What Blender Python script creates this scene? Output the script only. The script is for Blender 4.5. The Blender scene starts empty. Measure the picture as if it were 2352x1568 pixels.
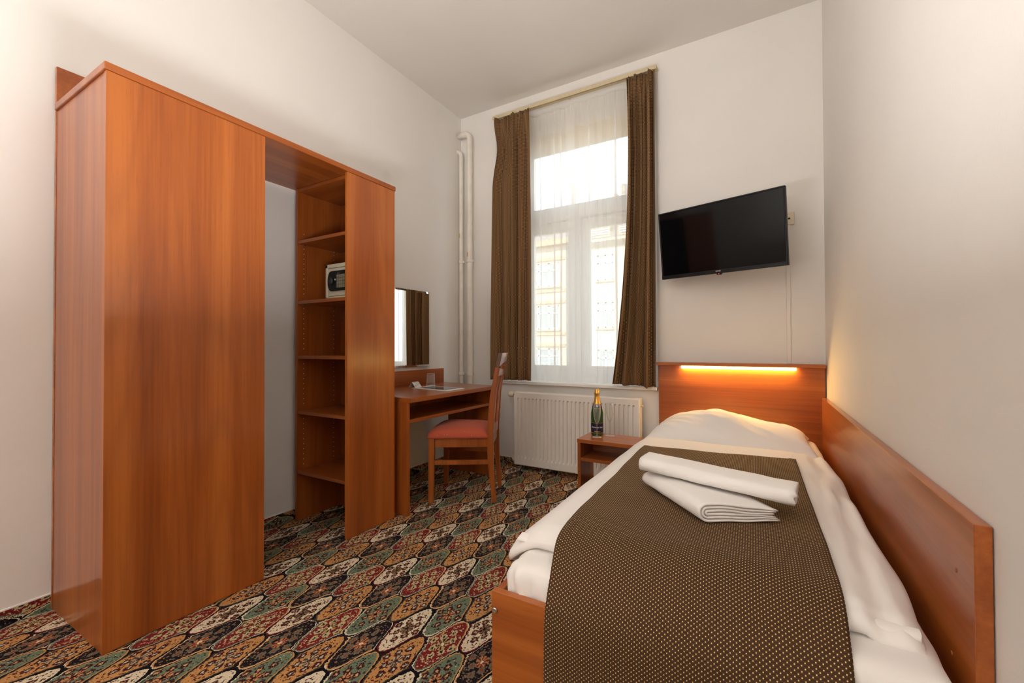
import bpy, bmesh, math, random
from mathutils import Vector, Matrix, noise
random.seed(7)
SC = bpy.context.scene
COL = SC.collection
PI = math.pi

# ------------------------------------------------------------------ camera, world, light, exposure
cam_d = bpy.data.cameras.new('camera')
cam_d.sensor_width = 36.0
cam_d.lens = 981.16 / 2352 * 36.0
cam_d.clip_start = 0.02
cam_d.clip_end = 300
cam = bpy.data.objects.new('camera', cam_d)
COL.objects.link(cam)
fw = Vector((-0.50070, 0.86555, 0.011006))
rt = Vector((0.86559, 0.50073, -0.002975))
fw.normalize()
rt = (rt - fw * rt.dot(fw)).normalized()
up = rt.cross(fw)
M = Matrix((rt, up, -fw)).transposed().to_4x4()
M.translation = Vector((0, 0, 1.1))
cam.matrix_world = M
SC.camera = cam

W_ = bpy.data.worlds.new('sky'); SC.world = W_
W_.use_nodes = True
bg = W_.node_tree.nodes['Background']
bg.inputs['Color'].default_value = (0.86, 0.93, 1.0, 1)
bg.inputs['Strength'].default_value = 1.9

def lamp(name, kind, loc, aim, energy, color, **kw):
    d = bpy.data.lights.new(name, kind)
    d.energy = energy; d.color = color
    for k, v in kw.items(): setattr(d, k, v)
    o = bpy.data.objects.new(name, d); COL.objects.link(o)
    o.location = loc
    o.rotation_euler = (Vector(aim) - Vector(loc)).to_track_quat('-Z', 'Y').to_euler()
    return o
# the sun stands behind this house and lights the facades across the street
lamp('sun', 'SUN', (0, 0, 20), (-3, 11, 12), 3.8, (1.0, 0.93, 0.82), angle=0.01)
# two added, unseen fill lights aimed up, so the ceiling brightens the room
lamp('added_fill_near', 'AREA', (-0.85, 0.7, 1.2), (-0.85, 0.7, 5), 17, (1.0, 0.985, 0.97), shape='DISK', size=0.5)
lamp('added_fill_rear', 'AREA', (-1.2, -2.4, 1.4), (-1.2, -2.4, 5), 66, (1.0, 0.985, 0.97), shape='DISK', size=0.5)
# daylight portal: only tells the sampler where the window is
po = lamp('window_portal', 'AREA', (-1.435, 4.0, 2.03), (-1.435, 0, 2.03), 1, (1, 1, 1), shape='RECTANGLE', size=1.5)
po.data.size_y = 2.6
po.data.cycles.is_portal = True

SC.view_settings.view_transform = 'Standard'
SC.view_settings.look = 'None'
SC.view_settings.exposure = 0.95
SC.view_settings.gamma = 1.0
SC.view_settings.use_curve_mapping = False
try:
    SC.cycles.max_bounces = 14
    SC.cycles.diffuse_bounces = 7
    SC.cycles.transparent_max_bounces = 24
    SC.cycles.transmission_bounces = 10
    SC.cycles.use_denoising = True
    SC.cycles.sample_clamp_indirect = 6.0
    SC.cycles.caustics_refractive = False
    SC.cycles.caustics_reflective = False
except Exception:
    pass

# ------------------------------------------------------------------ node helpers
class V:
    """a float socket with arithmetic"""
    def __init__(s, nt, sock): s.nt, s.s = nt, sock
    def _m(s, op, *a, clamp=False):
        n = s.nt.nodes.new('ShaderNodeMath'); n.operation = op; n.use_clamp = clamp
        for i, x in enumerate((s,) + a):
            if isinstance(x, V): s.nt.links.new(x.s, n.inputs[i])
            else: n.inputs[i].default_value = x
        return V(s.nt, n.outputs[0])
    def __add__(s, o): return s._m('ADD', o)
    __radd__ = __add__
    def __sub__(s, o): return s._m('SUBTRACT', o)
    def __rsub__(s, o): return (s * -1.0) + o
    def __mul__(s, o): return s._m('MULTIPLY', o)
    __rmul__ = __mul__
    def __truediv__(s, o): return s._m('DIVIDE', o)
    def lt(s, o): return s._m('LESS_THAN', o)
    def gt(s, o): return s._m('GREATER_THAN', o)
    def floor(s): return s._m('FLOOR')
    def round(s): return s._m('ROUND')
    def abs(s): return s._m('ABSOLUTE')
    def sin(s): return s._m('SINE')
    def cos(s): return s._m('COSINE')
    def sqrt(s): return s._m('SQRT')
    def fract(s): return s._m('FRACT')
    def mod(s, o): return s._m('FLOORED_MODULO', o)
    def max(s, o): return s._m('MAXIMUM', o)
    def min(s, o): return s._m('MINIMUM', o)
    def pow(s, o): return s._m('POWER', o)
    def atan2(s, o): return s._m('ARCTAN2', o)
    def clamp(s): return s._m('ADD', 0.0, clamp=True)

def newmat(name):
    m = bpy.data.materials.new(name); m.use_nodes = True
    nt = m.node_tree
    return m, nt, nt.nodes['Principled BSDF']

def coords(nt, kind='Object', scale=None, rot=None):
    tc = nt.nodes.new('ShaderNodeTexCoord')
    out = tc.outputs[kind]
    if scale or rot:
        mp = nt.nodes.new('ShaderNodeMapping')
        if scale: mp.inputs['Scale'].default_value = scale
        if rot: mp.inputs['Rotation'].default_value = rot
        nt.links.new(out, mp.inputs['Vector'])
        out = mp.outputs['Vector']
    return out

def tnoise(nt, vec, scale=1.0, detail=3.0, rough=0.5, dist=0.0):
    n = nt.nodes.new('ShaderNodeTexNoise')
    n.inputs['Scale'].default_value = scale
    n.inputs['Detail'].default_value = detail
    n.inputs['Roughness'].default_value = rough
    n.inputs['Distortion'].default_value = dist
    if vec is not None: nt.links.new(vec, n.inputs['Vector'])
    return V(nt, n.outputs['Fac'])

def ramp(nt, fac, stops, interp='LINEAR'):
    r = nt.nodes.new('ShaderNodeValToRGB')
    r.color_ramp.interpolation = interp
    el = r.color_ramp.elements
    while len(el) < len(stops): el.new(0.5)
    for e, (p, c) in zip(el, stops):
        e.position = p; e.color = (*c, 1)
    nt.links.new(fac.s, r.inputs['Fac'])
    return r.outputs['Color']

def mixc(nt, fac, a, b, mode='MIX'):
    n = nt.nodes.new('ShaderNodeMix'); n.data_type = 'RGBA'; n.blend_type = mode
    for key, x in ((0, fac), (6, a), (7, b)):
        if isinstance(x, V): nt.links.new(x.s, n.inputs[key])
        elif isinstance(x, (int, float)): n.inputs[key].default_value = x
        elif isinstance(x, tuple): n.inputs[key].default_value = (*x, 1)
        else: nt.links.new(x, n.inputs[key])
    return n.outputs[2]

def bump(nt, bs, h, strength=0.2, dist=0.01):
    b = nt.nodes.new('ShaderNodeBump')
    b.inputs['Strength'].default_value = strength
    b.inputs['Distance'].default_value = dist
    nt.links.new(h.s, b.inputs['Height'])
    nt.links.new(b.outputs['Normal'], bs.inputs['Normal'])

def srgb(r, g, b):
    f = lambda c: c / 255 / 12.92 if c <= 10 else ((c / 255 + 0.055) / 1.055) ** 2.4
    return (f(r), f(g), f(b))

def plain(name, c, rough=0.5, metal=0.0, var=0.0, spec=0.5, bumpy=0.0, scale=60):
    m, nt, bs = newmat(name)
    bs.inputs['Roughness'].default_value = rough
    bs.inputs['Metallic'].default_value = metal
    bs.inputs['Specular IOR Level'].default_value = spec
    f = tnoise(nt, coords(nt), scale, 3)
    lo = tuple(x * (1 - var) for x in c); hi = tuple(min(1, x * (1 + var)) for x in c)
    nt.links.new(ramp(nt, f, [(0.3, lo), (0.7, hi)]), bs.inputs['Base Color'])
    if bumpy: bump(nt, bs, f, bumpy, 0.002)
    return m

def wood(name, axis, tint=0.86, rough=0.38):
    """cherry laminate, grain along axis"""
    m, nt, bs = newmat(name)
    def sc(g, o): return tuple(g if i == axis else o for i in range(3))
    broad = tnoise(nt, coords(nt, 'Object', sc(0.18, 8.0)), 1.0, 3, 0.55)
    fine = tnoise(nt, coords(nt, 'Object', sc(2.2, 95.0)), 1.0, 2, 0.6)
    cath = tnoise(nt, coords(nt, 'Object', sc(0.28, 3.0)), 1.0, 1.0, 0.4)
    rings = ((cath * 95.0).sin() * 0.5 + 0.5).pow(3.0)
    pores = tnoise(nt, coords(nt, 'Object', sc(9.0, 230.0)), 1.0, 1)
    f = broad * 0.78 + fine * 0.22
    t = tint
    dark = (0.26 * t, 0.058 * t, 0.0095 * t); mid = (0.39 * t, 0.097 * t, 0.0150 * t); lite = (0.50 * t, 0.142 * t, 0.024 * t)
    c = ramp(nt, f, [(0.34, dark), (0.5, mid), (0.63, lite)])
    c = mixc(nt, rings * 0.15, c, (0.16, 0.036, 0.010))
    c = mixc(nt, pores.gt(0.68) * 0.16, c, (0.14, 0.03, 0.01))
    nt.links.new(c, bs.inputs['Base Color'])
    bs.inputs['Roughness'].default_value = rough
    bs.inputs['Specular IOR Level'].default_value = 0.2
    bs.inputs['Coat Weight'].default_value = 0.7
    bs.inputs['Coat Roughness'].default_value = 0.22
    return m

def wall_paint(name, c, b=0.06):
    m, nt, bs = newmat(name)
    co = coords(nt)
    f = tnoise(nt, co, 2.2, 4)
    nt.links.new(ramp(nt, f, [(0.3, tuple(x * 0.97 for x in c)), (0.7, c)]), bs.inputs['Base Color'])
    bs.inputs['Roughness'].default_value = 0.75
    bs.inputs['Specular IOR Level'].default_value = 0.25
    g = tnoise(nt, co, 110, 3)
    bump(nt, bs, g, b, 0.004)
    return m

def glass_clear(name, tint=(0.96, 0.98, 0.97), refl=0.08):
    """flat pane: lets light straight through, mirrors a little"""
    m, nt, bs = newmat(name)
    nt.nodes.remove(bs)
    t = nt.nodes.new('ShaderNodeBsdfTransparent'); t.inputs['Color'].default_value = (*tint, 1)
    g = nt.nodes.new('ShaderNodeBsdfGlossy'); g.inputs['Roughness'].default_value = 0.02
    x = nt.nodes.new('ShaderNodeMixShader')
    x.inputs[0].default_value = refl
    nt.links.new(t.outputs[0], x.inputs[1]); nt.links.new(g.outputs[0], x.inputs[2])
    nt.links.new(x.outputs[0], nt.nodes['Material Output'].inputs['Surface'])
    return m

def glass_solid(name, tint=(1, 1, 1), rough=0.0):
    m, nt, bs = newmat(name)
    bs.inputs['Base Color'].default_value = (*tint, 1)
    bs.inputs['Transmission Weight'].default_value = 1.0
    bs.inputs['Roughness'].default_value = rough
    bs.inputs['IOR'].default_value = 1.45
    return m

def glass_thin(name):
    m, nt, bs = newmat(name)
    nt.nodes.remove(bs)
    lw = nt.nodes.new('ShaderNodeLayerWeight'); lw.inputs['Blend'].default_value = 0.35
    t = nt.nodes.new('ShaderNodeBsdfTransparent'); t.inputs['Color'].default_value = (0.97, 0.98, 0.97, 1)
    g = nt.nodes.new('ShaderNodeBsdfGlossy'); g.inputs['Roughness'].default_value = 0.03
    df = nt.nodes.new('ShaderNodeBsdfDiffuse'); df.inputs['Color'].default_value = (0.9, 0.9, 0.88, 1)  # white rim colour stands in for bright reflections at the glass edges
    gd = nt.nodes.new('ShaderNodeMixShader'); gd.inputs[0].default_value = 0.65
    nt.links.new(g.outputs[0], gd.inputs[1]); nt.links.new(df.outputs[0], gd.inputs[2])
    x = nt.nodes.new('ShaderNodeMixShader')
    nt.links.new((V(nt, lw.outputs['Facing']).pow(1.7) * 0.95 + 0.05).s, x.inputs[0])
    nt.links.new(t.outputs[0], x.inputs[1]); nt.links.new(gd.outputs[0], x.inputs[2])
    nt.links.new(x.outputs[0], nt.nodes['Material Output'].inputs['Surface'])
    return m

def emis(name, c, s):
    m, nt, bs = newmat(name)
    bs.inputs['Base Color'].default_value = (*c, 1)
    bs.inputs['Emission Color'].default_value = (*c, 1)
    bs.inputs['Emission Strength'].default_value = s
    return m

def dot_fabric(name, base, rib, dot, pu, pv, rdot, kind='UV', rough=0.85, sheen=0.2, trans=0.0):
    """brown rep weave with rows of small pale dots; uv in metres"""
    m, nt, bs = newmat(name)
    tc = nt.nodes.new('ShaderNodeTexCoord')
    sp = nt.nodes.new('ShaderNodeSeparateXYZ'); nt.links.new(tc.outputs[kind], sp.inputs[0])
    u, v = V(nt, sp.outputs[0]), V(nt, sp.outputs[1])
    row = (v / pv).floor()
    fu = (u / pu + row.mod(2.0) * 0.5).fract() - 0.5
    fv = (v / pv).fract() - 0.5
    r = ((fu * pu).pow(2.0) + (fv * pv * 1.05).pow(2.0)).sqrt()
    d = r.lt(rdot)
    ribf = ((v / pv * 2 * PI).cos() * 0.5 + 0.5)
    n = tnoise(nt, tc.outputs[kind], 900, 2)
    c = mixc(nt, ribf * 0.7, base, rib)
    c = mixc(nt, n * 0.35, c, tuple(x * 0.55 for x in base))
    c = mixc(nt, d, c, dot)
    nt.links.new(c, bs.inputs['Base Color'])
    bs.inputs['Roughness'].default_value = rough
    bs.inputs['Specular IOR Level'].default_value = 0.25
    bs.inputs['Sheen Weight'].default_value = sheen
    bs.inputs['Sheen Roughness'].default_value = 0.4
    bump(nt, bs, ribf * 0.6 + d * 0.6, 0.25, 0.001)
    if trans:
        tl = nt.nodes.new('ShaderNodeBsdfTranslucent')
        nt.links.new(c, tl.inputs['Color'])
        x = nt.nodes.new('ShaderNodeMixShader'); x.inputs[0].default_value = trans
        nt.links.new(bs.outputs[0], x.inputs[1]); nt.links.new(tl.outputs[0], x.inputs[2])
        nt.links.new(x.outputs[0], nt.nodes['Material Output'].inputs['Surface'])
    return m

def carpet_mat():
    m, nt, bs = newmat('carpet_ogee')
    g = nt.nodes.new('ShaderNodeNewGeometry')
    sp = nt.nodes.new('ShaderNodeSeparateXYZ'); nt.links.new(g.outputs['Position'], sp.inputs[0])
    X, Y, Z = (V(nt, sp.outputs[i]) for i in range(3))
    w1 = tnoise(nt, g.outputs['Position'], 85, 3) - 0.5
    mp = nt.nodes.new('ShaderNodeMapping'); mp.inputs['Location'].default_value = (7.3, 3.1, 1.7)
    nt.links.new(g.outputs['Position'], mp.inputs['Vector'])
    w2 = tnoise(nt, mp.outputs['Vector'], 85, 3) - 0.5
    L, H = 0.1765, 0.1475
    u = (X + Z + 1.198 + w1 * 0.016) / L
    v = (Y - Z * 0.7 - 1.247 + w2 * 0.016) / H
    j = v.floor()
    fv = v - j
    ur = u - j * 0.5
    f0 = (ur * 2 * PI).cos() * 0.5 + 0.5
    # rounder lantern sides
    s0 = f0 * f0 * (3.0 - f0 * 2.0)
    fb = s0 * s0 * (3.0 - s0 * 2.0) * 0.15 + s0 * 0.85
    row = j + fv.gt(fb)
    ul = u - row * 0.5
    k = ul.round()
    du = ul - k
    dv = v - row
    f1 = (du * 2 * PI).cos() * 0.5 + 0.5
    s1 = f1 * f1 * (3.0 - f1 * 2.0)
    fe = s1 * s1 * (3.0 - s1 * 2.0) * 0.15 + s1 * 0.85
    e = fe - dv.abs()
    gr = (((du * 2 * PI).sin() * (PI * 1.5 / L)).pow(2.0) + (1.0 / H) ** 2).sqrt()
    dist = e / gr                                     # metres from the outline
    ci = (k - row + row.lt(-0.5)).mod(5.0)
    cf = (ci + 0.5) / 5.0
    TAN = srgb(192, 140, 84); RED = srgb(118, 30, 34); GRN = srgb(106, 122, 100); CRM = srgb(222, 206, 178); NVY = srgb(22, 19, 28)
    MAR = srgb(64, 22, 28); BLK = srgb(16, 15, 20)
    order = (CRM, RED, NVY, TAN, GRN)
    def by(tab): return ramp(nt, cf, [(i * 0.2, c) for i, c in enumerate(tab)], 'CONSTANT')
    base = by(order)
    # motif inside the lantern
    s = du * 2.0 + dv * 1.0
    t = du * 2.0 - dv * 1.0
    s2 = s + w2 * 0.10; t2 = t + w1 * 0.10
    P = 0.47
    cs, ct = (s2 / P).round(), (t2 / P).round()
    ds, dt = s2 / P - cs, t2 / P - ct
    r = (ds * ds + dt * dt).sqrt()
    ang = ds.atan2(dt)
    rr = r + (ang * 6.0).cos() * 0.045
    ins = s.abs().max(t.abs()).lt(0.82)
    cent = (cs.abs() + ct.abs()).lt(0.5)
    ring = rr.lt(0.37) * ins
    heart = rr.lt(0.14) * ins
    ringc = by((MAR, srgb(190, 176, 132), srgb(112, 106, 86), MAR, MAR))
    heartc = by((srgb(190, 150, 110), BLK, srgb(140, 60, 48), srgb(190, 196, 176), srgb(206, 160, 110)))
    c = mixc(nt, ring, base, ringc)
    c = mixc(nt, heart, c, heartc)
    # centre flower with rays
    R = (s * s + t * t).sqrt()
    A = s.atan2(t)
    ray = (A * 8.0 + w1 * 2.5).sin().gt(0.0)
    flower = (R + w2 * 0.1).lt(0.31)
    c = mixc(nt, flower * ray, c, by((MAR, srgb(190, 150, 96), srgb(186, 130, 84), srgb(64, 76, 62), srgb(198, 150, 98))))
    c = mixc(nt, flower * (1.0 - ray), c, by((srgb(140, 116, 84), BLK, srgb(110, 40, 36), srgb(196, 160, 130), srgb(110, 38, 36))))
    c = mixc(nt, (R + w1 * 0.06).lt(0.09), c, by((BLK, CRM, CRM, MAR, BLK)))
    # small leaves scattered between
    vo = nt.nodes.new('ShaderNodeTexVoronoi'); vo.inputs['Scale'].default_value = 92
    nt.links.new(g.outputs['Position'], vo.inputs['Vector'])
    vd = V(nt, vo.outputs['Distance'])
    spc = nt.nodes.new('ShaderNodeSeparateColor'); nt.links.new(vo.outputs['Color'], spc.inputs[0])
    pick = V(nt, spc.outputs[0])
    leaf = vd.lt(0.34) * pick.gt(0.3) * (1.0 - ring)
    leafc = by((srgb(84, 78, 60), srgb(188, 160, 118), srgb(150, 112, 76), srgb(110, 40, 34), srgb(40, 42, 40)))
    c = mixc(nt, leaf * dist.gt(0.012), c, leafc)
    leaf2 = vd.lt(0.2) * pick.lt(0.2) * (1.0 - ring)
    c = mixc(nt, leaf2 * dist.gt(0.01), c, by((MAR, CRM, GRN, BLK, CRM)))
    # outlines: dark, thread, coloured band
    dn = dist + w1 * 0.004
    sd = dv.gt(0.0)
    band = mixc(nt, sd, by((RED, srgb(100, 116, 96), TAN, srgb(64, 74, 62), CRM)), by((BLK, TAN, BLK, BLK, TAN)))
    c = mixc(nt, dn.lt(0.0072), c, band)
    c = mixc(nt, dn.lt(0.0032), c, by((BLK, CRM, CRM, MAR, BLK)))
    c = mixc(nt, dn.lt(0.0014), c, BLK)
    # florets where the tips meet
    tip = ((du.abs() - 0.5) * L).pow(2.0) + (dv * H).pow(2.0)
    c = mixc(nt, tip.sqrt().lt(0.017) * (A * 1.0).cos().gt(-2.0), c, by((srgb(90, 86, 66), MAR, RED, BLK, MAR)))
    c = mixc(nt, tip.sqrt().lt(0.006), c, CRM)
    grit = tnoise(nt, g.outputs['Position'], 190, 2, 0.6)
    c = mixc(nt, grit.gt(0.62) * dist.gt(0.006) * 0.75, c, by((srgb(96, 72, 56), srgb(60, 40, 34), srgb(92, 76, 60), srgb(92, 54, 38), srgb(58, 50, 44))))
    c = mixc(nt, grit.lt(0.35) * dist.gt(0.006) * 0.7, c, by((srgb(176, 130, 96), srgb(196, 160, 120), srgb(104, 50, 44), srgb(206, 176, 136), srgb(176, 160, 130))))
    pile = tnoise(nt, g.outputs['Position'], 420, 2)
    c = mixc(nt, pile * 0.14, c, (0.02, 0.018, 0.016))
    nt.links.new(c, bs.inputs['Base Color'])
    bs.inputs['Roughness'].default_value = 0.95
    bs.inputs['Specular IOR Level'].default_value = 0.1
    bump(nt, bs, pile, 0.5, 0.004)
    return m

def sheer_mat():
    m, nt, bs = newmat('sheer_voile')
    nt.nodes.remove(bs)
    co = coords(nt, 'UV', (900, 900, 1))
    n = tnoise(nt, co, 1.0, 1)
    t = nt.nodes.new('ShaderNodeBsdfTransparent'); t.inputs['Color'].default_value = (0.98, 0.98, 0.98, 1)
    d = nt.nodes.new('ShaderNodeBsdfDiffuse'); d.inputs['Color'].default_value = (0.95, 0.94, 0.92, 1)
    l = nt.nodes.new('ShaderNodeBsdfTranslucent'); l.inputs['Color'].default_value = (0.95, 0.95, 0.94, 1)
    a = nt.nodes.new('ShaderNodeMixShader'); a.inputs[0].default_value = 0.6
    nt.links.new(d.outputs[0], a.inputs[1]); nt.links.new(l.outputs[0], a.inputs[2])
    x = nt.nodes.new('ShaderNodeMixShader')
    nt.links.new((n * 0.14 + 0.50).s, x.inputs[0])
    nt.links.new(t.outputs[0], x.inputs[1]); nt.links.new(a.outputs[0], x.inputs[2])
    nt.links.new(x.outputs[0], nt.nodes['Material Output'].inputs['Surface'])
    return m

def cotton(name, c, b=0.12, sc=700):
    m, nt, bs = newmat(name)
    bs.inputs['Base Color'].default_value = (*c, 1)
    co = coords(nt)
    n = tnoise(nt, co, sc, 2); w = tnoise(nt, co, 3.0, 3)
    nt.links.new(ramp(nt, w, [(0.3, tuple(x * 0.97 for x in c)), (0.7, c)]), bs.inputs['Base Color'])
    bs.inputs['Roughness'].default_value = 0.9
    bs.inputs['Specular IOR Level'].default_value = 0.2
    bs.inputs['Sheen Weight'].default_value = 0.15
    bump(nt, bs, n, b, 0.001)
    return m

def seat_mat():
    m, nt, bs = newmat('seat_fabric')
    co = coords(nt)
    n = tnoise(nt, co, 500, 2)
    vo = nt.nodes.new('ShaderNodeTexVoronoi'); vo.inputs['Scale'].default_value = 42; vo.inputs['Randomness'].default_value = 0.35
    nt.links.new(co, vo.inputs['Vector'])
    d = V(nt, vo.outputs['Distance']).lt(0.11)
    c = ramp(nt, n, [(0.3, srgb(160, 66, 40)), (0.7, srgb(196, 90, 58))])
    c = mixc(nt, d, c, srgb(214, 136, 92))
    nt.links.new(c, bs.inputs['Base Color'])
    bs.inputs['Roughness'].default_value = 0.8
    bs.inputs['Sheen Weight'].default_value = 0.08
    return m

# ------------------------------------------------------------------ palette
M_WALL = wall_paint('wall_plaster', (0.80, 0.775, 0.74))
M_WALLR = wall_paint('wall_plaster_rough', (0.80, 0.775, 0.74), 0.14)
M_CEIL = wall_paint('ceiling_plaster', (0.74, 0.71, 0.67))
M_TRIMW = plain('white_gloss_paint', (0.83, 0.80, 0.76), 0.3, var=0.03, scale=6)
M_RAD = plain('radiator_enamel', (0.84, 0.795, 0.735), 0.28, var=0.02, scale=4)
M_PIPE = plain('pipe_paint', (0.80, 0.755, 0.68), 0.35, var=0.05, scale=14)
M_PIPEOLD = plain('old_ochre_paint', srgb(205, 170, 100), 0.5, var=0.1)
M_CARPET = carpet_mat()
M_WZ = wood('cherry_upright', 2); M_WX = wood('cherry_across', 0); M_WY = wood('cherry_along', 1)
M_CHAIR = wood('stained_beech', 2, 0.80, 0.3)
M_CRESTD = plain('dark_end_grain', (0.085, 0.022, 0.008), 0.3, var=0.2)
M_SEAT = seat_mat()
M_CURT = dot_fabric('curtain_fabric', srgb(100, 71, 46), srgb(140, 102, 68), srgb(216, 178, 124), 0.0134, 0.0056, 0.0019, trans=0.13, sheen=0.05)
M_RUN = dot_fabric('runner_fabric', srgb(62, 41, 25), srgb(94, 66, 42), srgb(228, 192, 126), 0.0134, 0.0053, 0.00145, sheen=0.04)
M_SHEER = sheer_mat()
M_LINEN = cotton('white_linen', (0.86, 0.83, 0.80))
M_PILL = cotton('pillow_cotton', (0.86, 0.83, 0.80))
M_TOWEL = cotton('towel_terry', (0.88, 0.86, 0.84), 0.5, 380)
M_BLACK = plain('black_plastic', (0.008, 0.008, 0.009), 0.4, var=0.1, spec=0.2)
M_SCREEN = plain('dark_screen', (0.003, 0.003, 0.0035), 0.06, var=0.0, spec=0.15)
M_WHITE = plain('white_ink', (0.85, 0.85, 0.85), 0.5)
M_SAFE = plain('safe_enamel', srgb(196, 186, 164), 0.45, var=0.04)
M_KEYS = plain('keypad_print', srgb(120, 112, 92), 0.4, var=0.2)
M_STEEL = plain('steel', (0.62, 0.62, 0.62), 0.25, 1.0, var=0.05)
M_ALU = plain('rail_ivory', srgb(206, 190, 156), 0.4, var=0.06)
M_IVORY = plain('ivory_plastic', srgb(222, 210, 184), 0.4, var=0.03)
M_DARK = plain('dark_hole', (0.01, 0.01, 0.01), 0.6)
M_RED = plain('red_print', srgb(200, 40, 36), 0.5)
M_GREY = plain('grey_print', srgb(150, 146, 140), 0.6)
M_PAPER = plain('white_paper', (0.86, 0.85, 0.83), 0.6, var=0.02)
M_MIRROR = plain('mirror_silver', (0.93, 0.94, 0.93), 0.015, 1.0)
M_PANE = glass_clear('window_glass')
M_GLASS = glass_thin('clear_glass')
M_BOTTLE = plain('green_bottle_glass', (0.022, 0.085, 0.018), 0.07, var=0.1, scale=9)
M_WINE = plain('wine_dark', (0.01, 0.045, 0.012), 0.2)
M_GOLD = plain('gold_foil', srgb(226, 172, 78), 0.33, 0.75, var=0.2, bumpy=0.4, scale=120)
M_LABEL = plain('navy_label', srgb(22, 22, 52), 0.5, var=0.05)
M_LED = emis('led_amber', (1.0, 0.68, 0.20), 42.0)
M_LEDR = emis('standby_red', (1.0, 0.02, 0.01), 3.0)
M_FRAME = plain('window_paint', (0.80, 0.775, 0.73), 0.35, var=0.03, scale=8)
M_BLIND = plain('blind_cloth', srgb(226, 206, 170), 0.8, var=0.03)
M_FAC1 = plain('ochre_render', srgb(200, 184, 158), 0.9, var=0.06, scale=1.5)
M_FAC2 = plain('cream_render', srgb(204, 190, 168), 0.9, var=0.05, scale=1.5)
M_STONE = plain('pale_stone', srgb(172, 160, 142), 0.9, var=0.05, scale=3)
M_BRICKB = plain('terracotta_band', srgb(190, 156, 124), 0.9, var=0.06, scale=3)
M_ROOF = plain('grey_slates', srgb(138, 133, 128), 0.8, var=0.12, scale=3)
M_FPANE = plain('far_pane', srgb(150, 158, 160), 0.15, var=0.15, scale=0.8)
M_ASPH = plain('asphalt', srgb(150, 144, 134), 0.9, var=0.1, scale=4)

# ------------------------------------------------------------------ geometry helpers
ORG = {}
def thing(name, label, cat, loc=(0, 0, 0), rz=0.0, group=None, rx=0.0):
    o = bpy.data.objects.new(name, None); COL.objects.link(o)
    o.empty_display_size = 0.1
    o.location = loc; o.rotation_euler = (rx, 0, rz)
    o['label'] = label; o['category'] = cat
    if group: o['group'] = group
    ORG[o.name] = Vector(loc)
    return o

def tag(o, label, cat, group=None):
    o['label'] = label; o['category'] = cat
    if group: o['group'] = group
    return o

def obj(name, bm, mat, parent=None, smooth=False, local=False, mods=()):
    """link bm as ONE mesh object; world coordinates unless local"""
    me = bpy.data.meshes.new(name)
    if parent is not None and not local:
        org = ORG.get(parent.name, Vector((0, 0, 0)))
        bmesh.ops.translate(bm, verts=bm.verts, vec=-org)
    else:
        org = Vector((0, 0, 0))
    if isinstance(mat, (list, tuple)):
        for mm in mat: me.materials.append(mm)
    else:
        me.materials.append(mat)
    bm.normal_update()
    bm.to_mesh(me); bm.free()
    o = bpy.data.objects.new(name, me); COL.objects.link(o)
    if parent is not None:
        o.parent = parent
    ORG[o.name] = org
    if smooth:
        for p in me.polygons: p.use_smooth = True
    return o

def struct(name, bm, mat, parent=None, smooth=False):
    o = obj(name, bm, mat, parent, smooth)
    if parent is None: o['kind'] = 'structure'
    return o

def box(x0, x1, y0, y1, z0, z1, bev=0.0, seg=2, bm=None):
    own = bm is None
    b = bmesh.new()
    vs = [b.verts.new((x, y, z)) for x in (x0, x1) for y in (y0, y1) for z in (z0, z1)]
    for f in ((0, 1, 3, 2), (4, 6, 7, 5), (0, 4, 5, 1), (2, 3, 7, 6), (0, 2, 6, 4), (1, 5, 7, 3)):
        b.faces.new([vs[i] for i in f])
    if bev:
        bmesh.ops.bevel(b, geom=b.edges[:], offset=bev, segments=seg, affect='EDGES', profile=0.5)
    if own: return b
    return merge(bm, b)

def merge(bm, b):
    me = bpy.data.meshes.new('tmp'); b.to_mesh(me); b.free()
    bm.from_mesh(me); bpy.data.meshes.remove(me)
    return bm

def prism(pts, z0, z1, bev=0.0, axis='z'):
    """polygon pts extruded; axis z: pts=(x,y); axis y: pts=(x,z); axis x: pts=(y,z)"""
    b = bmesh.new()
    def P(p, h):
        if axis == 'z': return (p[0], p[1], h)
        if axis == 'y': return (p[0], h, p[1])
        return (h, p[0], p[1])
    lo = [b.verts.new(P(p, z0)) for p in pts]; hi = [b.verts.new(P(p, z1)) for p in pts]
    n = len(pts)
    b.faces.new(lo[::-1]); b.faces.new(hi)
    for i in range(n):
        b.faces.new((lo[i], lo[(i + 1) % n], hi[(i + 1) % n], hi[i]))
    bmesh.ops.recalc_face_normals(b, faces=b.faces)
    if bev: bmesh.ops.bevel(b, geom=b.edges[:], offset=bev, segments=2, affect='EDGES')
    return b

def lathe(prof, cx=0, cy=0, cz=0, n=32, cap=True, bm=None):
    b = bmesh.new()
    rings = []
    for r, z in prof:
        if r < 1e-6:
            rings.append([b.verts.new((cx, cy, cz + z))])
        else:
            rings.append([b.verts.new((cx + r * math.cos(2 * PI * i / n), cy + r * math.sin(2 * PI * i / n), cz + z)) for i in range(n)])
    for a, c in zip(rings, rings[1:]):
        for i in range(n):
            j = (i + 1) % n
            if len(a) == 1 and len(c) == 1: continue
            if len(a) == 1: b.faces.new((a[0], c[j], c[i]))
            elif len(c) == 1: b.faces.new((a[i], a[j], c[0]))
            else: b.faces.new((a[i], a[j], c[j], c[i]))
    bmesh.ops.recalc_face_normals(b, faces=b.faces)
    if bm is None: return b
    return merge(bm, b)

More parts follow.
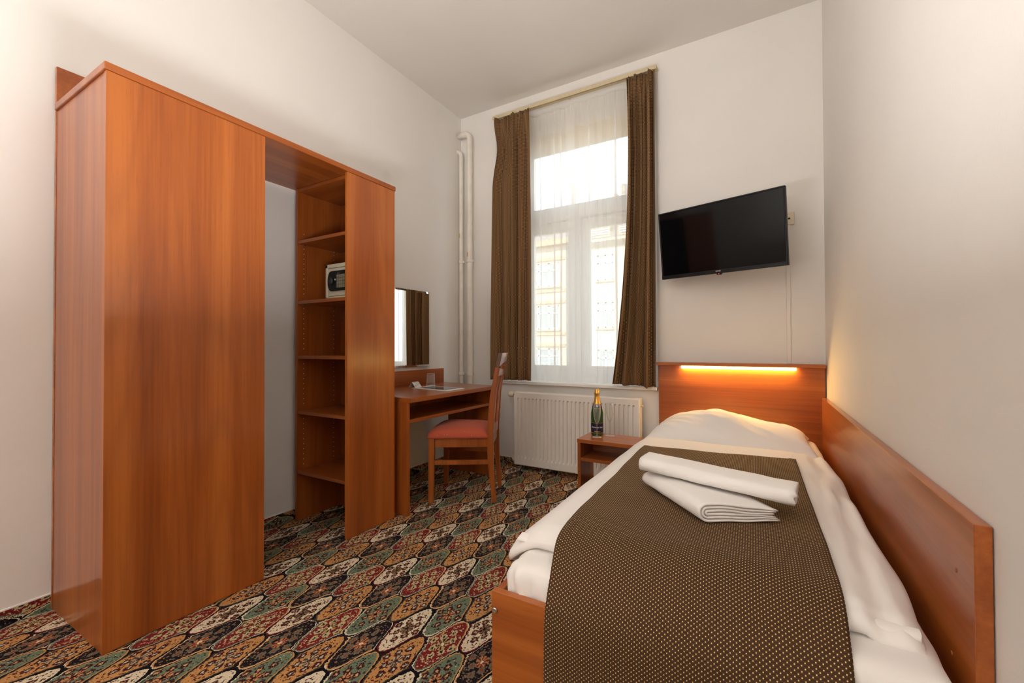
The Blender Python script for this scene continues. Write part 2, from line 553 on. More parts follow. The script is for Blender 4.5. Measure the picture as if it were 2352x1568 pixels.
def tube(path, r, n=14, bm=None, closed_ends=True):
    b = bmesh.new()
    pts = [Vector(p) for p in path]
    rings = []
    t0 = (pts[1] - pts[0]).normalized()
    ref = Vector((0, 0, 1)) if abs(t0.z) < 0.9 else Vector((1, 0, 0))
    nrm = t0.cross(ref).normalized()
    for i, p in enumerate(pts):
        t = (pts[min(i + 1, len(pts) - 1)] - pts[max(i - 1, 0)]).normalized()
        nrm = (nrm - t * nrm.dot(t)).normalized()
        bi = t.cross(nrm)
        rr = r[i] if isinstance(r, (list, tuple)) else r
        rings.append([b.verts.new(p + nrm * rr * math.cos(2 * PI * k / n) + bi * rr * math.sin(2 * PI * k / n)) for k in range(n)])
    for a, c in zip(rings, rings[1:]):
        for i in range(n):
            b.faces.new((a[i], a[(i + 1) % n], c[(i + 1) % n], c[i]))
    if closed_ends:
        b.faces.new(rings[0][::-1]); b.faces.new(rings[-1])
    bmesh.ops.recalc_face_normals(b, faces=b.faces)
    if bm is None: return b
    return merge(bm, b)

def sweep_rect(path, w, d, xdir, bm=None, bev=0.0):
    """rectangular bar along path; w along xdir, d across; path points may carry (p, w, d)"""
    b = bmesh.new()
    X = Vector(xdir).normalized()
    rings = []
    for i, p in enumerate(path):
        P = Vector(p[:3])
        q = Vector(path[min(i + 1, len(path) - 1)][:3]) - Vector(path[max(i - 1, 0)][:3])
        t = q.normalized()
        x = (X - t * X.dot(t)).normalized(); y = t.cross(x)
        ww = p[3] if len(p) > 3 else w; dd = p[4] if len(p) > 4 else d
        rings.append([b.verts.new(P + x * sx * ww / 2 + y * sy * dd / 2) for sx, sy in ((-1, -1), (1, -1), (1, 1), (-1, 1))])
    for a, c in zip(rings, rings[1:]):
        for i in range(4):
            b.faces.new((a[i], a[(i + 1) % 4], c[(i + 1) % 4], c[i]))
    b.faces.new(rings[0][::-1]); b.faces.new(rings[-1])
    bmesh.ops.recalc_face_normals(b, faces=b.faces)
    if bev:
        ed = [e for e in b.edges if len(e.link_faces) == 2 and e.calc_face_angle(0) > 0.9]
        bmesh.ops.bevel(b, geom=ed, offset=bev, segments=2, affect='EDGES')
    if bm is None: return b
    return merge(bm, b)

def grid(fn, nu, nv, uvfn=None, loop_u=False):
    """surface from fn(i/nu, j/nv)"""
    b = bmesh.new()
    uvl = b.loops.layers.uv.new('UVMap') if uvfn else None
    vs = [[b.verts.new(fn(i / nu, j / nv)) for j in range(nv + 1)] for i in range(nu + (0 if loop_u else 1))]
    for i in range(nu):
        for j in range(nv):
            ii = (i + 1) % len(vs)
            f = b.faces.new((vs[i][j], vs[ii][j], vs[ii][j + 1], vs[i][j + 1]))
            if uvl:
                for lp, (a, c) in zip(f.loops, ((i, j), (i + 1, j), (i + 1, j + 1), (i, j + 1))):
                    lp[uvl].uv = uvfn(a / nu, c / nv)
    return b

def modsolid(o, t, off=-1.0):
    md = o.modifiers.new('thickness', 'SOLIDIFY'); md.thickness = t; md.offset = off
    return o
def subsurf(o, n=1):
    md = o.modifiers.new('smooth', 'SUBSURF'); md.levels = n; md.render_levels = n
    return o

def text_mesh(body, size, mat, name, parent, fn, extrude=0.0, shear=0.0):
    """flat print: every vertex (x, y) of the word goes through fn -> point"""
    cu = bpy.data.curves.new('word', 'FONT')
    cu.body = body; cu.size = size; cu.align_x = 'CENTER'; cu.shear = shear
    cu.resolution_u = 3
    to = bpy.data.objects.new('word', cu); COL.objects.link(to)
    bpy.context.view_layer.update()
    me = bpy.data.meshes.new_from_object(to.evaluated_get(bpy.context.evaluated_depsgraph_get()))
    bpy.data.objects.remove(to); bpy.data.curves.remove(cu)
    b = bmesh.new(); b.from_mesh(me); bpy.data.meshes.remove(me)
    bmesh.ops.triangulate(b, faces=b.faces)
    for v in b.verts: v.co = Vector(fn(v.co.x, v.co.y))
    return obj(name, b, mat, parent, local=True)

def nz(x, y, z=0.0): return noise.noise(Vector((x, y, z)))
def sstep(a, b, x):
    t = max(0.0, min(1.0, (x - a) / (b - a))); return t * t * (3 - 2 * t)
def lerp(a, b, t): return a + (b - a) * t

# ------------------------------------------------------------------ the room
WL, WR, D, ZC, YN = -2.605, 0.380, 3.483, 3.41, -3.6
struct('floor', box(WL - 0.1, WR + 0.1, YN - 0.1, D + 0.5, -0.12, 0.0), M_CARPET)
struct('ceiling', box(WL - 0.1, WR + 0.1, YN - 0.1, D + 0.5, ZC, ZC + 0.15), M_CEIL)
struct('wall_left', box(WL - 0.15, WL, YN - 0.1, D + 0.5, 0, ZC), M_WALL)
struct('wall_right', box(WR, WR + 0.15, YN - 0.1, D + 0.5, 0, ZC), M_WALLR)
struct('wall_front', box(WL, WR, YN - 0.15, YN, 0, ZC), M_WALL)
# window wall with a splayed opening
OX0, OX1, OZ0, OZ1 = -2.19, -0.69, 0.752, 3.30
IX0, IX1, IZ1, YF, YB = -2.03, -0.84, 3.22, 3.68, D + 0.45
b = bmesh.new()
box(WL, OX0, D, YB, 0, ZC, bm=b); box(OX1, WR, D, YB, 0, ZC, bm=b)
box(OX0, OX1, D, YB, 0, OZ0, bm=b); box(OX0, OX1, D, YB, OZ1, ZC, bm=b)
for pts in (((OX0, D), (IX0, YF), (IX0, YB), (OX0, YB)), ((OX1, D), (OX1, YB), (IX1, YB), (IX1, YF))):
    merge(b, prism(pts, OZ0, OZ1))
merge(b, prism(((D, OZ1), (YB, OZ1), (YB, IZ1), (YF, IZ1)), IX0 - 0.1, IX1 + 0.1, axis='x'))
struct('wall_back', b, M_WALL)
struct('trim_1', box(OX0 - 0.0, OX1, D - 0.048, YF + 0.06, 0.752, 0.777, 0.004), M_TRIMW)      # window board
# carpet skirting with a paint bead above it
def skirt(name, x0, x1, y0, y1):
    o = struct(name, box(x0, x1, y0, y1, 0.0, 0.055, 0.002), M_CARPET)
skirt('baseboard_left', WL, WL + 0.008, YN, D)
skirt('baseboard_back', WL + 0.008, WR - 0.008, D - 0.008, D)
skirt('baseboard_right', WR - 0.008, WR, YN, 1.12)
struct('trim_2', box(WL, WL + 0.005, YN, D, 0.055, 0.063, 0.002), M_TRIMW)
struct('trim_3', box(WL + 0.005, WR, D - 0.005, D, 0.055, 0.063, 0.002), M_TRIMW)

# window: frame, transom, two casements, panes
wt = bpy.data.objects.new('window_1', None); COL.objects.link(wt)
wt.location = (-1.425, 3.72, 0.777); wt['kind'] = 'structure'; ORG['window_1'] = Vector((-1.425, 3.72, 0.777))
WC = -1.428
GX0, GX1 = -1.885, -0.971
b = bmesh.new()
box(IX0, IX0 + 0.075, 3.68, 3.78, 0.777, IZ1, 0.004, bm=b)
box(IX1 - 0.075, IX1, 3.68, 3.78, 0.777, IZ1, 0.004, bm=b)
box(IX0, IX1, 3.68, 3.78, 3.12, IZ1, 0.004, bm=b)
box(IX0, IX1, 3.68, 3.78, 0.777, 0.83, 0.004, bm=b)
box(IX0, IX1, 3.665, 3.78, 2.27, 2.385, 0.006, bm=b)
box(WC - 0.03, WC + 0.03, 3.67, 3.78, 0.83, 2.27, 0.004, bm=b)
obj('window_frame', b, M_FRAME, wt)
def sash(x0, x1, z0, z1, gx0, gx1, gz0, gz1, nm):
    bb = bmesh.new()
    y0, y1 = 3.695, 3.745
    box(x0, gx0, y0, y1, z0, z1, 0.005, bm=bb); box(gx1, x1, y0, y1, z0, z1, 0.005, bm=bb)
    box(gx0, gx1, y0, y1, z0, gz0, 0.005, bm=bb); box(gx0, gx1, y0, y1, gz1, z1, 0.005, bm=bb)
    s = obj(nm, bb, M_FRAME, wt)
    obj('pane', box(gx0, gx1, 3.718, 3.722, gz0, gz1), M_PANE, s)
    return s
sash(IX0 + 0.076, WC - 0.031, 0.831, 2.269, GX0, -1.530, 0.920, 2.17, 'casement')
sash(WC + 0.031, IX1 - 0.076, 0.831, 2.269, -1.322, GX1, 0.920, 2.17, 'casement')
sash(IX0 + 0.076, IX1 - 0.076, 2.386, 3.119, GX0, GX1, 2.415, 3.06, 'fanlight')
for zx in (-1.485, -1.372):
    obj('window_knob', lathe([(0, 0), (0.012, 0.0), (0.014, 0.012), (0.008, 0.02), (0, 0.022)], n=14), M_ALU, wt, True, True)
    o = bpy.data.objects[[q.name for q in wt.children][-1]]
    o.location = (zx - wt.location.x, 3.694 - wt.location.y, 1.22 - wt.location.z); o.rotation_euler = (PI / 2, 0, 0)

# ------------------------------------------------------------------ wardrobe
w = thing('wardrobe', 'tall open cherry wood wardrobe with shelf tower along the left wall', 'wardrobe', (-2.3, 1.3, 0))
obj('end_panel', box(-2.577, -2.0555, 0.596, 0.616, 0.002, 2.105, 0.0015), M_WZ, w)
obj('front_panel', box(-2.0555, -2.0355, 0.594, 1.170, 0.002, 2.105, 0.0015), M_WZ, w)
obj('back_board', box(-2.596, -2.578, 0.594, 1.170, 0.002, 2.297, 0.0015), M_WX, w)
obj('top_board', box(-2.578, -2.031, 0.588, 2.012, 2.1055, 2.134, 0.003), M_WY, w)
obj('side_panel', box(-2.0555, -2.0355, 1.640, 2.007, 0.002, 2.105, 0.0015), M_WZ, w)
obj('side_panel', box(-2.550, -2.532, 1.660, 2.003, 0.002, 2.105, 0.0015), M_WZ, w)
obj('rear_panel', box(-2.5315, -2.056, 1.985, 2.003, 0.002, 2.105), M_WZ, w)
for zt in (2.105, 1.775, 1.391, 1.046, 0.697, 0.321):
    obj('shelf', box(-2.5315, -2.056, 1.664, 1.9845, zt - 0.021, zt - 0.0005, 0.0015), M_WX, w)
b = bmesh.new()
for zz in range(11, 58):
    z = zz * 0.032
    if any(abs(z - t) < 0.03 for t in (1.775, 1.391, 1.046, 0.697, 0.321)): continue
    for yy in (1.705, 1.93):
        box(-2.5322, -2.5312, yy - 0.0022, yy + 0.0022, z - 0.0022, z + 0.0022, bm=b)
ph = obj('peg_holes', b, M_IVORY, w); ph['kind'] = 'stuff'
for zt in (1.775, 1.391, 1.046, 0.697):
    for yy in (1.705, 1.93):
        obj('shelf_peg', box(-2.5315, -2.522, yy - 0.004, yy + 0.004, zt - 0.029, zt - 0.0212, 0.001), M_STEEL, w)

# safe on the shelf
s = thing('safe', 'small grey electronic safe with black keypad on the wardrobe shelf', 'safe', (-2.19, 1.82, 1.391))
SX0, SX1, SY0, SY1, SZ0, SZ1 = -2.296, -2.075, 1.690, 1.930, 1.391, 1.600
b = bmesh.new()
box(SX0, SX1, SY0 + 0.012, SY1, SZ0, SZ1, 0.003, bm=b)
box(SX0, SX0 + 0.018, SY0, SY0 + 0.02, SZ0, SZ1, 0.002, bm=b); box(SX1 - 0.018, SX1, SY0, SY0 + 0.02, SZ0, SZ1, 0.002, bm=b)
box(SX0, SX1, SY0, SY0 + 0.02, SZ1 - 0.022, SZ1, 0.002, bm=b); box(SX0, SX1, SY0, SY0 + 0.02, SZ0, SZ0 + 0.012, 0.002, bm=b)
obj('body', b, M_SAFE, s)
sd = obj('door', box(SX0 + 0.021, SX1 - 0.021, SY0 + 0.003, SY0 + 0.013, SZ0 + 0.016, SZ1 - 0.027, 0.002), M_SAFE, s)
pts = []
px0, px1, pz0, pz1 = SX0 + 0.030, SX1 - 0.026, SZ0 + 0.044, SZ1 - 0.045
for k in range(9):
    a = PI / 2 + PI * k / 8
    pts.append((px0 + 0.030 + 0.030 * math.cos(a), (pz0 + pz1) / 2 + (pz1 - pz0) / 2 * math.sin(a)))
pts += [(px1, pz0), (px1, pz1)]
kp = obj('control_panel', prism(pts, SY0 - 0.010, SY0 + 0.003, 0.002, axis='y'), M_BLACK, sd)
b = lathe([(0.0, 0), (0.026, 0.0), (0.026, 0.006), (0.021, 0.012), (0, 0.012)], n=28); bmesh.ops.rotate(b, verts=b.verts, matrix=Matrix.Rotation(PI / 2, 3, 'X'))
bmesh.ops.scale(b, verts=b.verts, vec=(0.8, 1, 1)); bmesh.ops.translate(b, verts=b.verts, vec=(px0 + 0.036, SY0 - 0.010, (pz0 + pz1) / 2))
obj('knob', b, M_DARK, s, True)
b = lathe([(0, 0), (0.007, 0.0), (0.007, 0.003), (0.005, 0.004), (0, 0.003)], n=20); bmesh.ops.rotate(b, verts=b.verts, matrix=Matrix.Rotation(PI / 2, 3, 'X'))
bmesh.ops.translate(b, verts=b.verts, vec=(px0 + 0.073, SY0 - 0.0102, (pz0 + pz1) / 2 + 0.006))
obj('key_lock', b, M_STEEL, s, True)
kx0, kx1, kz0, kz1 = px0 + 0.087, px1 - 0.004, pz0 + 0.016, pz1 - 0.024
pad = obj('keypad', box(kx0, kx1, SY0 - 0.0112, SY0 - 0.0101, kz0, kz1), M_BLACK, s)
for i in range(4):
    for k in range(4):
        dx, dz = (kx1 - kx0) / 4, (kz1 - kz0) / 4
        obj('key', box(kx0 + i * dx + 0.001, kx0 + (i + 1) * dx - 0.001, SY0 - 0.0125, SY0 - 0.0111, kz0 + k * dz + 0.001, kz0 + (k + 1) * dz - 0.001), M_KEYS, pad)
for i in range(3):
    obj('indicator_light', box(kx0 + 0.004 + i * 0.011, kx0 + 0.0075 + i * 0.011, SY0 - 0.0108, SY0 - 0.0101, kz1 + 0.005, kz1 + 0.0085), M_GREY, s)

# ------------------------------------------------------------------ desk with back rail, mirror
d = thing('desk', 'cherry wood writing desk with open shelf between wardrobe and window wall', 'desk', (-2.26, 2.6, 0))
obj('desktop', prism(((-1.94, 2.056), (-1.94, 3.088), (-2.588, 3.175), (-2.588, 2.075), (-2.12, 2.064)), 0.736, 0.765, 0.002), M_WY, d)
obj('side_panel', box(-2.44, -1.976, 2.062, 2.082, 0.001, 0.7355, 0.0015), M_WZ, d)
obj('side_panel', box(-2.44, -1.976, 3.060, 3.080, 0.001, 0.7355, 0.0015), M_WZ, d)
obj('shelf', box(-2.42, -1.992, 2.0825, 3.0595, 0.596, 0.618, 0.0015), M_WY, d)
obj('rear_panel', box(-2.44, -2.421, 2.0825, 3.0595, 0.56, 0.7355), M_WY, d)
obj('back_rail', box(-2.6, -2.582, 2.062, 3.175, 0.7655, 0.895, 0.0015), M_WY, d)

mi = thing('wall_mirror', 'frameless rectangular mirror on the left wall above the desk', 'mirror', (-2.6, 2.66, 0.925))
b = bmesh.new()
y0, y1, z0, z1 = 2.36, 2.967, 0.925, 1.587
vo = [b.verts.new((-2.5985, y, z)) for y, z in ((y0, z0), (y1, z0), (y1, z1), (y0, z1))]
bv = 0.016
vi = [b.verts.new((-2.5950, y, z)) for y, z in ((y0 + bv, z0 + bv), (y1 - bv, z0 + bv), (y1 - bv, z1 - bv), (y0 + bv, z1 - bv))]
vb = [b.verts.new((-2.6040, v.co.y, v.co.z)) for v in vo]
b.faces.new(vi); b.faces.new(vb[::-1])
for i in range(4):
    k = (i + 1) % 4
    b.faces.new((vo[i], vo[k], vi[k], vi[i])); b.faces.new((vb[i], vb[k], vo[k], vo[i]))
bmesh.ops.recalc_face_normals(b, faces=b.faces)
bmesh.ops.rotate(b, verts=b.verts, cent=(-2.604, y0, 1.2), matrix=Matrix.Rotation(-0.050, 3, 'Z'))
obj('mirror_glass', b, M_MIRROR, mi)

# things on the desk
ZT = 0.7655
t = thing('tent_card', 'small white folded card with red no smoking ring on the desk', 'card', (-2.45, 2.66, ZT))
R_ = Vector((-2.375, 2.575, 0)); L_ = Vector((-2.425, 2.70, 0))
# folded card: ridge along e, two leaves
e = Vector((-0.16, 0.99, 0)).normalized(); nrm = Vector((e.y, -e.x, 0))
C0 = Vector((-2.462, 2.655, ZT)); hl, hw, hh = 0.046, 0.033, 0.043
b = bmesh.new()
def cardpt(a, s_, h): return C0 + e * a + nrm * s_ + Vector((0, 0, h))
for sgn in (1, -1):
    q = [cardpt(-hl, sgn * hw, 0.0005), cardpt(hl, sgn * hw, 0.0005), cardpt(hl, 0, hh), cardpt(-hl, 0, hh)]
    b.faces.new([b.verts.new(p) for p in q])
o = modsolid(obj('folded_card', b, M_PAPER, t), 0.0009, 0)
def face_pt(x, y):   # on the leaf that faces the room
    a = y / math.hypot(hw, hh)
    p = cardpt(x, hw * (1 - a) + 0.0012, hh * a + 0.0012)
    return p - Vector(t.location)
b = bmesh.new()
for k in range(28):
    a0, a1 = 2 * PI * k / 28, 2 * PI * (k + 1) / 28
    q = [face_pt(-0.026 + rr * math.cos(a), 0.016 + rr * math.sin(a)) for rr, a in ((0.0085, a0), (0.0085, a1), (0.0062, a1), (0.0062, a0))]
    b.faces.new([b.verts.new(p) for p in q])
q = [face_pt(-0.026 + x, 0.016 + y) for x, y in ((-0.006, 0.004), (-0.004, 0.006), (0.006, -0.004), (0.004, -0.006))]
b.faces.new([b.verts.new(p) for p in q])
obj('no_smoking_ring', b, M_RED, t, local=True)
b = bmesh.new()
for (x0, x1, yy, th) in ((-0.036, 0.038, 0.046, 0.003), (-0.010, 0.038, 0.036, 0.0018), (-0.010, 0.034, 0.030, 0.0018), (-0.010, 0.036, 0.024, 0.0018), (-0.010, 0.028, 0.018, 0.0018)):
    b.faces.new([b.verts.new(face_pt(x, y)) for x, y in ((x0, yy), (x1, yy), (x1, yy + th), (x0, yy + th))])
obj('print_lines', b, M_GREY, t, local=True)['kind'] = 'stuff'

cs = tag(obj('coaster', lathe([(0, 0), (0.042, 0), (0.042, 0.0022), (0, 0.0022)], -2.405, 2.785, ZT, 32), M_PAPER), 'round white paper coaster under the tumbler on the desk', 'coaster')
g = thing('water_tumbler', 'clear water tumbler turned upside down on the desk coaster', 'glass', (-2.405, 2.785, ZT + 0.0024))
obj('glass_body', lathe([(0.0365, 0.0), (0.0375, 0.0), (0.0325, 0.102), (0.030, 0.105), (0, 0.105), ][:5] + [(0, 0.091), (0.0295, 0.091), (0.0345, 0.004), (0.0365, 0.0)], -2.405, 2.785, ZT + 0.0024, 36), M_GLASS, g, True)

bk = thing('brochure', 'glossy brochure in a clear sleeve lying near the desk edge', 'brochure', (-2.2, 2.62, ZT))
A = Vector((-2.40, 2.548, 0)); B_ = Vector((-2.012, 2.515, 0)); Cc = Vector((-2.010, 2.725, 0)); Dd = Vector((-2.385, 2.765, 0))
def bpt(u, v, h): 
    p = (A * (1 - u) + B_ * u) * (1 - v) + (Dd * (1 - u) + Cc * u) * v
    return Vector((p.x, p.y, ZT + h))
def bquad(us, vs, h0, h1):
    bb = bmesh.new()
    lo = [bb.verts.new(bpt(u, v, h0)) for u, v in zip(us, vs)]; hi = [bb.verts.new(bpt(u, v, h1)) for u, v in zip(us, vs)]
    n = len(us); bb.faces.new(lo[::-1]); bb.faces.new(hi)
    for i in range(n): bb.faces.new((lo[i], lo[(i + 1) % n], hi[(i + 1) % n], hi[i]))
    bmesh.ops.recalc_face_normals(bb, faces=bb.faces)
    return bb
M_TEAL = plain('teal_print', srgb(86, 138, 150), 0.12, var=0.2, scale=30)
M_SEA = plain('blue_print', srgb(88, 112, 140), 0.12, var=0.25, scale=25)
M_BRN = plain('brown_print', srgb(70, 40, 34), 0.12, var=0.2, scale=30)
obj('pages', bquad((0, 1, 1, 0), (0, 0, 1, 1), 0.0005, 0.0055), M_PAPER, bk)
obj('sea_picture', bquad((0.12, 0.5, 0.5, 0.12), (0.12, 0.12, 0.92, 0.92), 0.0056, 0.0060), M_TEAL, bk)
obj('dark_picture', bquad((0.5, 0.92, 0.92, 0.5), (0.08, 0.08, 0.45, 0.45), 0.0056, 0.0060), M_BRN, bk)
obj('blue_picture', bquad((0.5, 0.92, 0.92, 0.5), (0.45, 0.45, 0.92, 0.92), 0.0056, 0.0060), M_SEA, bk)

# ------------------------------------------------------------------ chair (local: +Y is forward, +X its right)
ch = thing('dining_chair', 'wooden slat-back chair with padded terracotta seat turned to the desk', 'chair', (-1.898, 2.612, 0), math.radians(115.2))
def yb(z):   # centre line of the rear posts
    for (z0, v0), (z1, v1) in zip(((0, -0.222), (0.3, -0.198), (0.5, -0.196), (0.75, -0.215), (0.98, -0.255), (1.06, -0.272)), ((0.3, -0.198), (0.5, -0.196), (0.75, -0.215), (0.98, -0.255), (1.06, -0.272))):
        if z <= z1: return lerp(v0, v1, (z - z0) / (z1 - z0))
    return -0.275
for sx in (-1, 1):
    obj('leg', sweep_rect([(sx * 0.222, 0.218, 0.001, 0.034, 0.034), (sx * 0.222, 0.214, 0.25, 0.040, 0.040), (sx * 0.222, 0.212, 0.455, 0.044, 0.044)], 0.04, 0.04, (1, 0, 0), bev=0.004), M_CHAIR, ch, local=True)
for sx in (-1, 1):
    path = []
    for k in range(15):
        z = 0.001 + (0.955 - 0.001) * k / 14
        wd = 0.026 + 0.006 * sstep(0, 0.4, z); dp = 0.030 + 0.014 * sstep(0, 0.4, z) - 0.014 * sstep(0.6, 1.0, z)
        path.append((sx * (0.172 + 0.012 * z), yb(z), z, wd, dp))
    obj('leg', sweep_rect(path, 0.03, 0.04, (1, 0, 0), bev=0.004), M_CHAIR, ch, local=True)
# aprons and stretchers
obj('apron', box(-0.198, 0.198, 0.200, 0.222, 0.392, 0.452, 0.002), M_CHAIR, ch, local=True)
obj('apron', box(-0.155, 0.155, -0.205, -0.185, 0.392, 0.452, 0.002), M_CHAIR, ch, local=True)
for sx in (-1, 1):
    obj('apron', sweep_rect([(sx * 0.172, -0.175, 0.422), (sx * 0.214, 0.190, 0.422)], 0.022, 0.060, (1, 0, 0)), M_CHAIR, ch, local=True)
    obj('stretcher', sweep_rect([(sx * 0.172, -0.182, 0.285), (sx * 0.216, 0.194, 0.285)], 0.018, 0.030, (1, 0, 0)), M_CHAIR, ch, local=True)
# seat cushion
def seat(u, v):
    x, y = 2 * u - 1, 2 * v - 1
    hw = lerp(0.205, 0.255, v)
    k = (1 - abs(x) ** 5) * (1 - abs(y) ** 5)
    return Vector((x * hw * (1 - 0.03 * y * y), -0.183 + (0.245 + 0.183) * v + 0.012 * (1 - x * x) * max(0, y) ** 3, 0.455 + 0.012 + 0.062 * max(0, k) ** 0.42))
b = grid(seat, 28, 28)
bot = {}
edge = [v for v in b.verts if any(len(e_.link_faces) == 1 for e_ in v.link_edges)]
r_ = bmesh.ops.extrude_edge_only(b, edges=[e_ for e_ in b.edges if len(e_.link_faces) == 1])
nv = [v for v in r_['geom'] if isinstance(v, bmesh.types.BMVert)]
for v in nv: v.co = Vector((v.co.x * 0.97, v.co.y * 0.97, 0.4535))
bmesh.ops.contextual_create(b, geom=[e_ for e_ in b.edges if len(e_.link_faces) == 1])
bmesh.ops.recalc_face_normals(b, faces=b.faces)
obj('seat_cushion', b, M_SEAT, ch, True, True)
# back: lower rail, slats, hand hole and crest
def backbar(z0, z1, hw0, hw1, th, n=12, arch=0.0, curve=0.018):
    bb = bmesh.new()
    rows = []
    for i in range(n + 1):
        x = 2 * i / n - 1
        off = -curve * (1 - x * x)
        a = arch * (1 - x * x)
        ring = []
        for (z, hw, yy) in ((z0 + (a if arch > 0 else 0), hw0, -th / 2), (z1 + abs(arch) * 0.0, hw1, -th / 2), (z1, hw1, th / 2), (z0 + (a if arch > 0 else 0), hw0, th / 2)):
            ring.append(bb.verts.new((x * hw, yb(z) + off + yy, z)))
        rows.append(ring)
    for p, q in zip(rows, rows[1:]):
        for i in range(4):
            bb.faces.new((p[i], p[(i + 1) % 4], q[(i + 1) % 4], q[i]))
    bb.faces.new(rows[0][::-1]); bb.faces.new(rows[-1])
    bmesh.ops.recalc_face_normals(bb, faces=bb.faces)
    return bb
obj('lower_rail', backbar(0.475, 0.545, 0.160, 0.161, 0.020), M_CHAIR, ch, local=True)
cr = obj('crest_rail', backbar(0.957, 1.052, 0.201, 0.197, 0.028, arch=0.030), [M_CHAIR, M_CRESTD], ch, local=True)
for p in cr.data.polygons:
    if abs(p.normal.x) > 0.9: p.material_index = 1
sub = backbar(0.888, 0.925, 0.168, 0.168, 0.020, arch=0.0)
for v in sub.verts:
    if v.co.z > 0.91: v.co.z += -0.022 * (1 - (v.co.x / 0.168) ** 2) + 0.026
obj('lower_crest', sub, M_CHAIR, ch, local=True)
for x in (-0.105, -0.035, 0.035, 0.105):
    path = [(x, yb(z) - 0.018 * (1 - (x / 0.17) ** 2), z) for z in (0.54, 0.65, 0.75, 0.83, 0.893)]
    obj('slat', sweep_rect(path, 0.030, 0.010, (1, 0, 0)), M_CHAIR, ch, local=True)

# ------------------------------------------------------------------ heating pipes
def pipe(xc, r, ztop, label, yj):
    t_ = thing('heating_pipe', label, 'pipe', (xc, 3.43, 0), 0, 'heating pipes in the corner')
    yy = 3.43
    path = [(xc, yy, 0.001), (xc, yy, 1.0), (xc, yy, ztop - 0.09)]
    for k in range(1, 9):
        a = PI / 2 * k / 8
        path.append((xc - 0.06 + 0.06 * math.cos(a), yy, ztop - 0.09 + 0.06 * math.sin(a)))
    path.append((WL + 0.001, yy, ztop - 0.03))
    obj('pipe_run', tube(path, r, 20), M_PIPE, t_, True)
    for zc in (1.94, 0.83):
        cl = lathe([(r + 0.0005, -0.016), (r + 0.006, -0.014), (r + 0.006, 0.014), (r + 0.0005, 0.016)], xc, yy, zc, 24)
        box(xc + r + 0.003, xc + r + 0.018, yy - 0.004, yy + 0.004, zc - 0.010, zc + 0.010, bm=cl)
        box(xc - 0.006, xc + 0.006, yy + r, D - 0.0005, zc - 0.006, zc + 0.006, bm=cl)
        obj('pipe_clamp', cl, M_PIPE, t_)
    # flaked patch: a slightly larger shell segment
    zc = 2.20 if yj else 2.00
    bb = bmesh.new(); vs = []
    for i in range(9):
        a = -PI * 0.85 + i * 0.135
        vs.append([bb.verts.new((xc + (r + 0.0008) * math.cos(a), yy + (r + 0.0008) * math.sin(a), zc + hh_ + 0.010 * nz(i * 0.7, hh_ * 40, xc * 9))) for hh_ in (-0.022, 0.022)])
    for p, q in zip(vs, vs[1:]): bb.faces.new((p[0], q[0], q[1], p[1]))
    obj('flaked_patch', bb, M_PIPEOLD, t_, True)
pipe(-2.566, 0.021, 3.085, 'shorter thin cream heating pipe nearest the left wall corner', True)
pipe(-2.462, 0.028, 3.235, 'taller thick cream heating pipe beside the corner pipe', False)

# ------------------------------------------------------------------ radiator under the window
ra = thing('radiator', 'white ribbed panel radiator under the window board', 'radiator', (-1.35, 3.37, 0.04))
RX0, RX1, RZ0, RZ1, RY = -1.912, -0.800, 0.042, 0.690, 3.335
NF = 29
b = bmesh.new()
fx0, fx1 = RX0 + 0.030, RX1 - 0.022
pitch = (fx1 - fx0) / NF
xs = [RX0, RX0 + 0.006]
prof = [(RX0, 0.006), (RX0 + 0.006, 0.0)]
cols = [(RX0, 0.006, False), (RX0 + 0.006, 0.0, False), (fx0, 0.0, False)]
for i in range(NF):
    x = fx0 + i * pitch
    cols += [(x + pitch * 0.10, 0.0, False), (x + pitch * 0.24, 0.017, True), (x + pitch * 0.46, 0.017, True), (x + pitch * 0.58, 0.0, False)]
cols += [(fx1, 0.0, False), (RX1 - 0.006, 0.0, False), (RX1, 0.006, False)]
zrows = [(RZ0, 0.006, 0), (RZ0 + 0.006, 0, 0), (RZ0 + 0.060, 0, 0), (RZ0 + 0.085, 0, 1), (RZ1 - 0.062, 0, 1), (RZ1 - 0.050, 0, 0), (RZ1 - 0.006, 0, 0), (RZ1, 0.006, 0)]
g_ = [[b.verts.new((x, RY + (dp if (fl and zf) else (0 if fl else dp)) + (zd if not (fl and zf) else 0), z)) for (z, zd, zf) in zrows] for (x, dp, fl) in cols]
for i in range(len(g_) - 1):
    for k in range(len(zrows) - 1):
        b.faces.new((g_[i][k], g_[i + 1][k], g_[i + 1][k + 1], g_[i][k + 1]))
bmesh.ops.recalc_face_normals(b, faces=b.faces)
rp = obj('front_plate', b, M_RAD, ra)
obj('rear_plate', box(RX0 + 0.01, RX1 - 0.01, RY + 0.062, RY + 0.076, RZ0 + 0.01, RZ1 - 0.012, 0.003), M_RAD, ra)
b = bmesh.new()
box(RX0 - 0.001, RX0 + 0.004, RY + 0.004, RY + 0.078, RZ0 + 0.004, RZ1 - 0.002, 0.001, bm=b)
obj('side_cover', b, M_RAD, ra)
obj('side_cover', box(RX1 - 0.004, RX1 + 0.001, RY + 0.004, RY + 0.078, RZ0 + 0.004, RZ1 - 0.002, 0.001), M_RAD, ra)
b = bmesh.new()
box(RX0, RX1, RY + 0.004, RY + 0.078, RZ1 - 0.003, RZ1 + 0.001, 0.001, bm=b)
for k in range(60):
    xx = RX0 + 0.03 + k * (RX1 - RX0 - 0.06) / 60
    box(xx, xx + 0.010, RY + 0.02, RY + 0.06, RZ1 + 0.0011, RZ1 + 0.0022, bm=b)
obj('top_grille', b, M_RAD, ra)
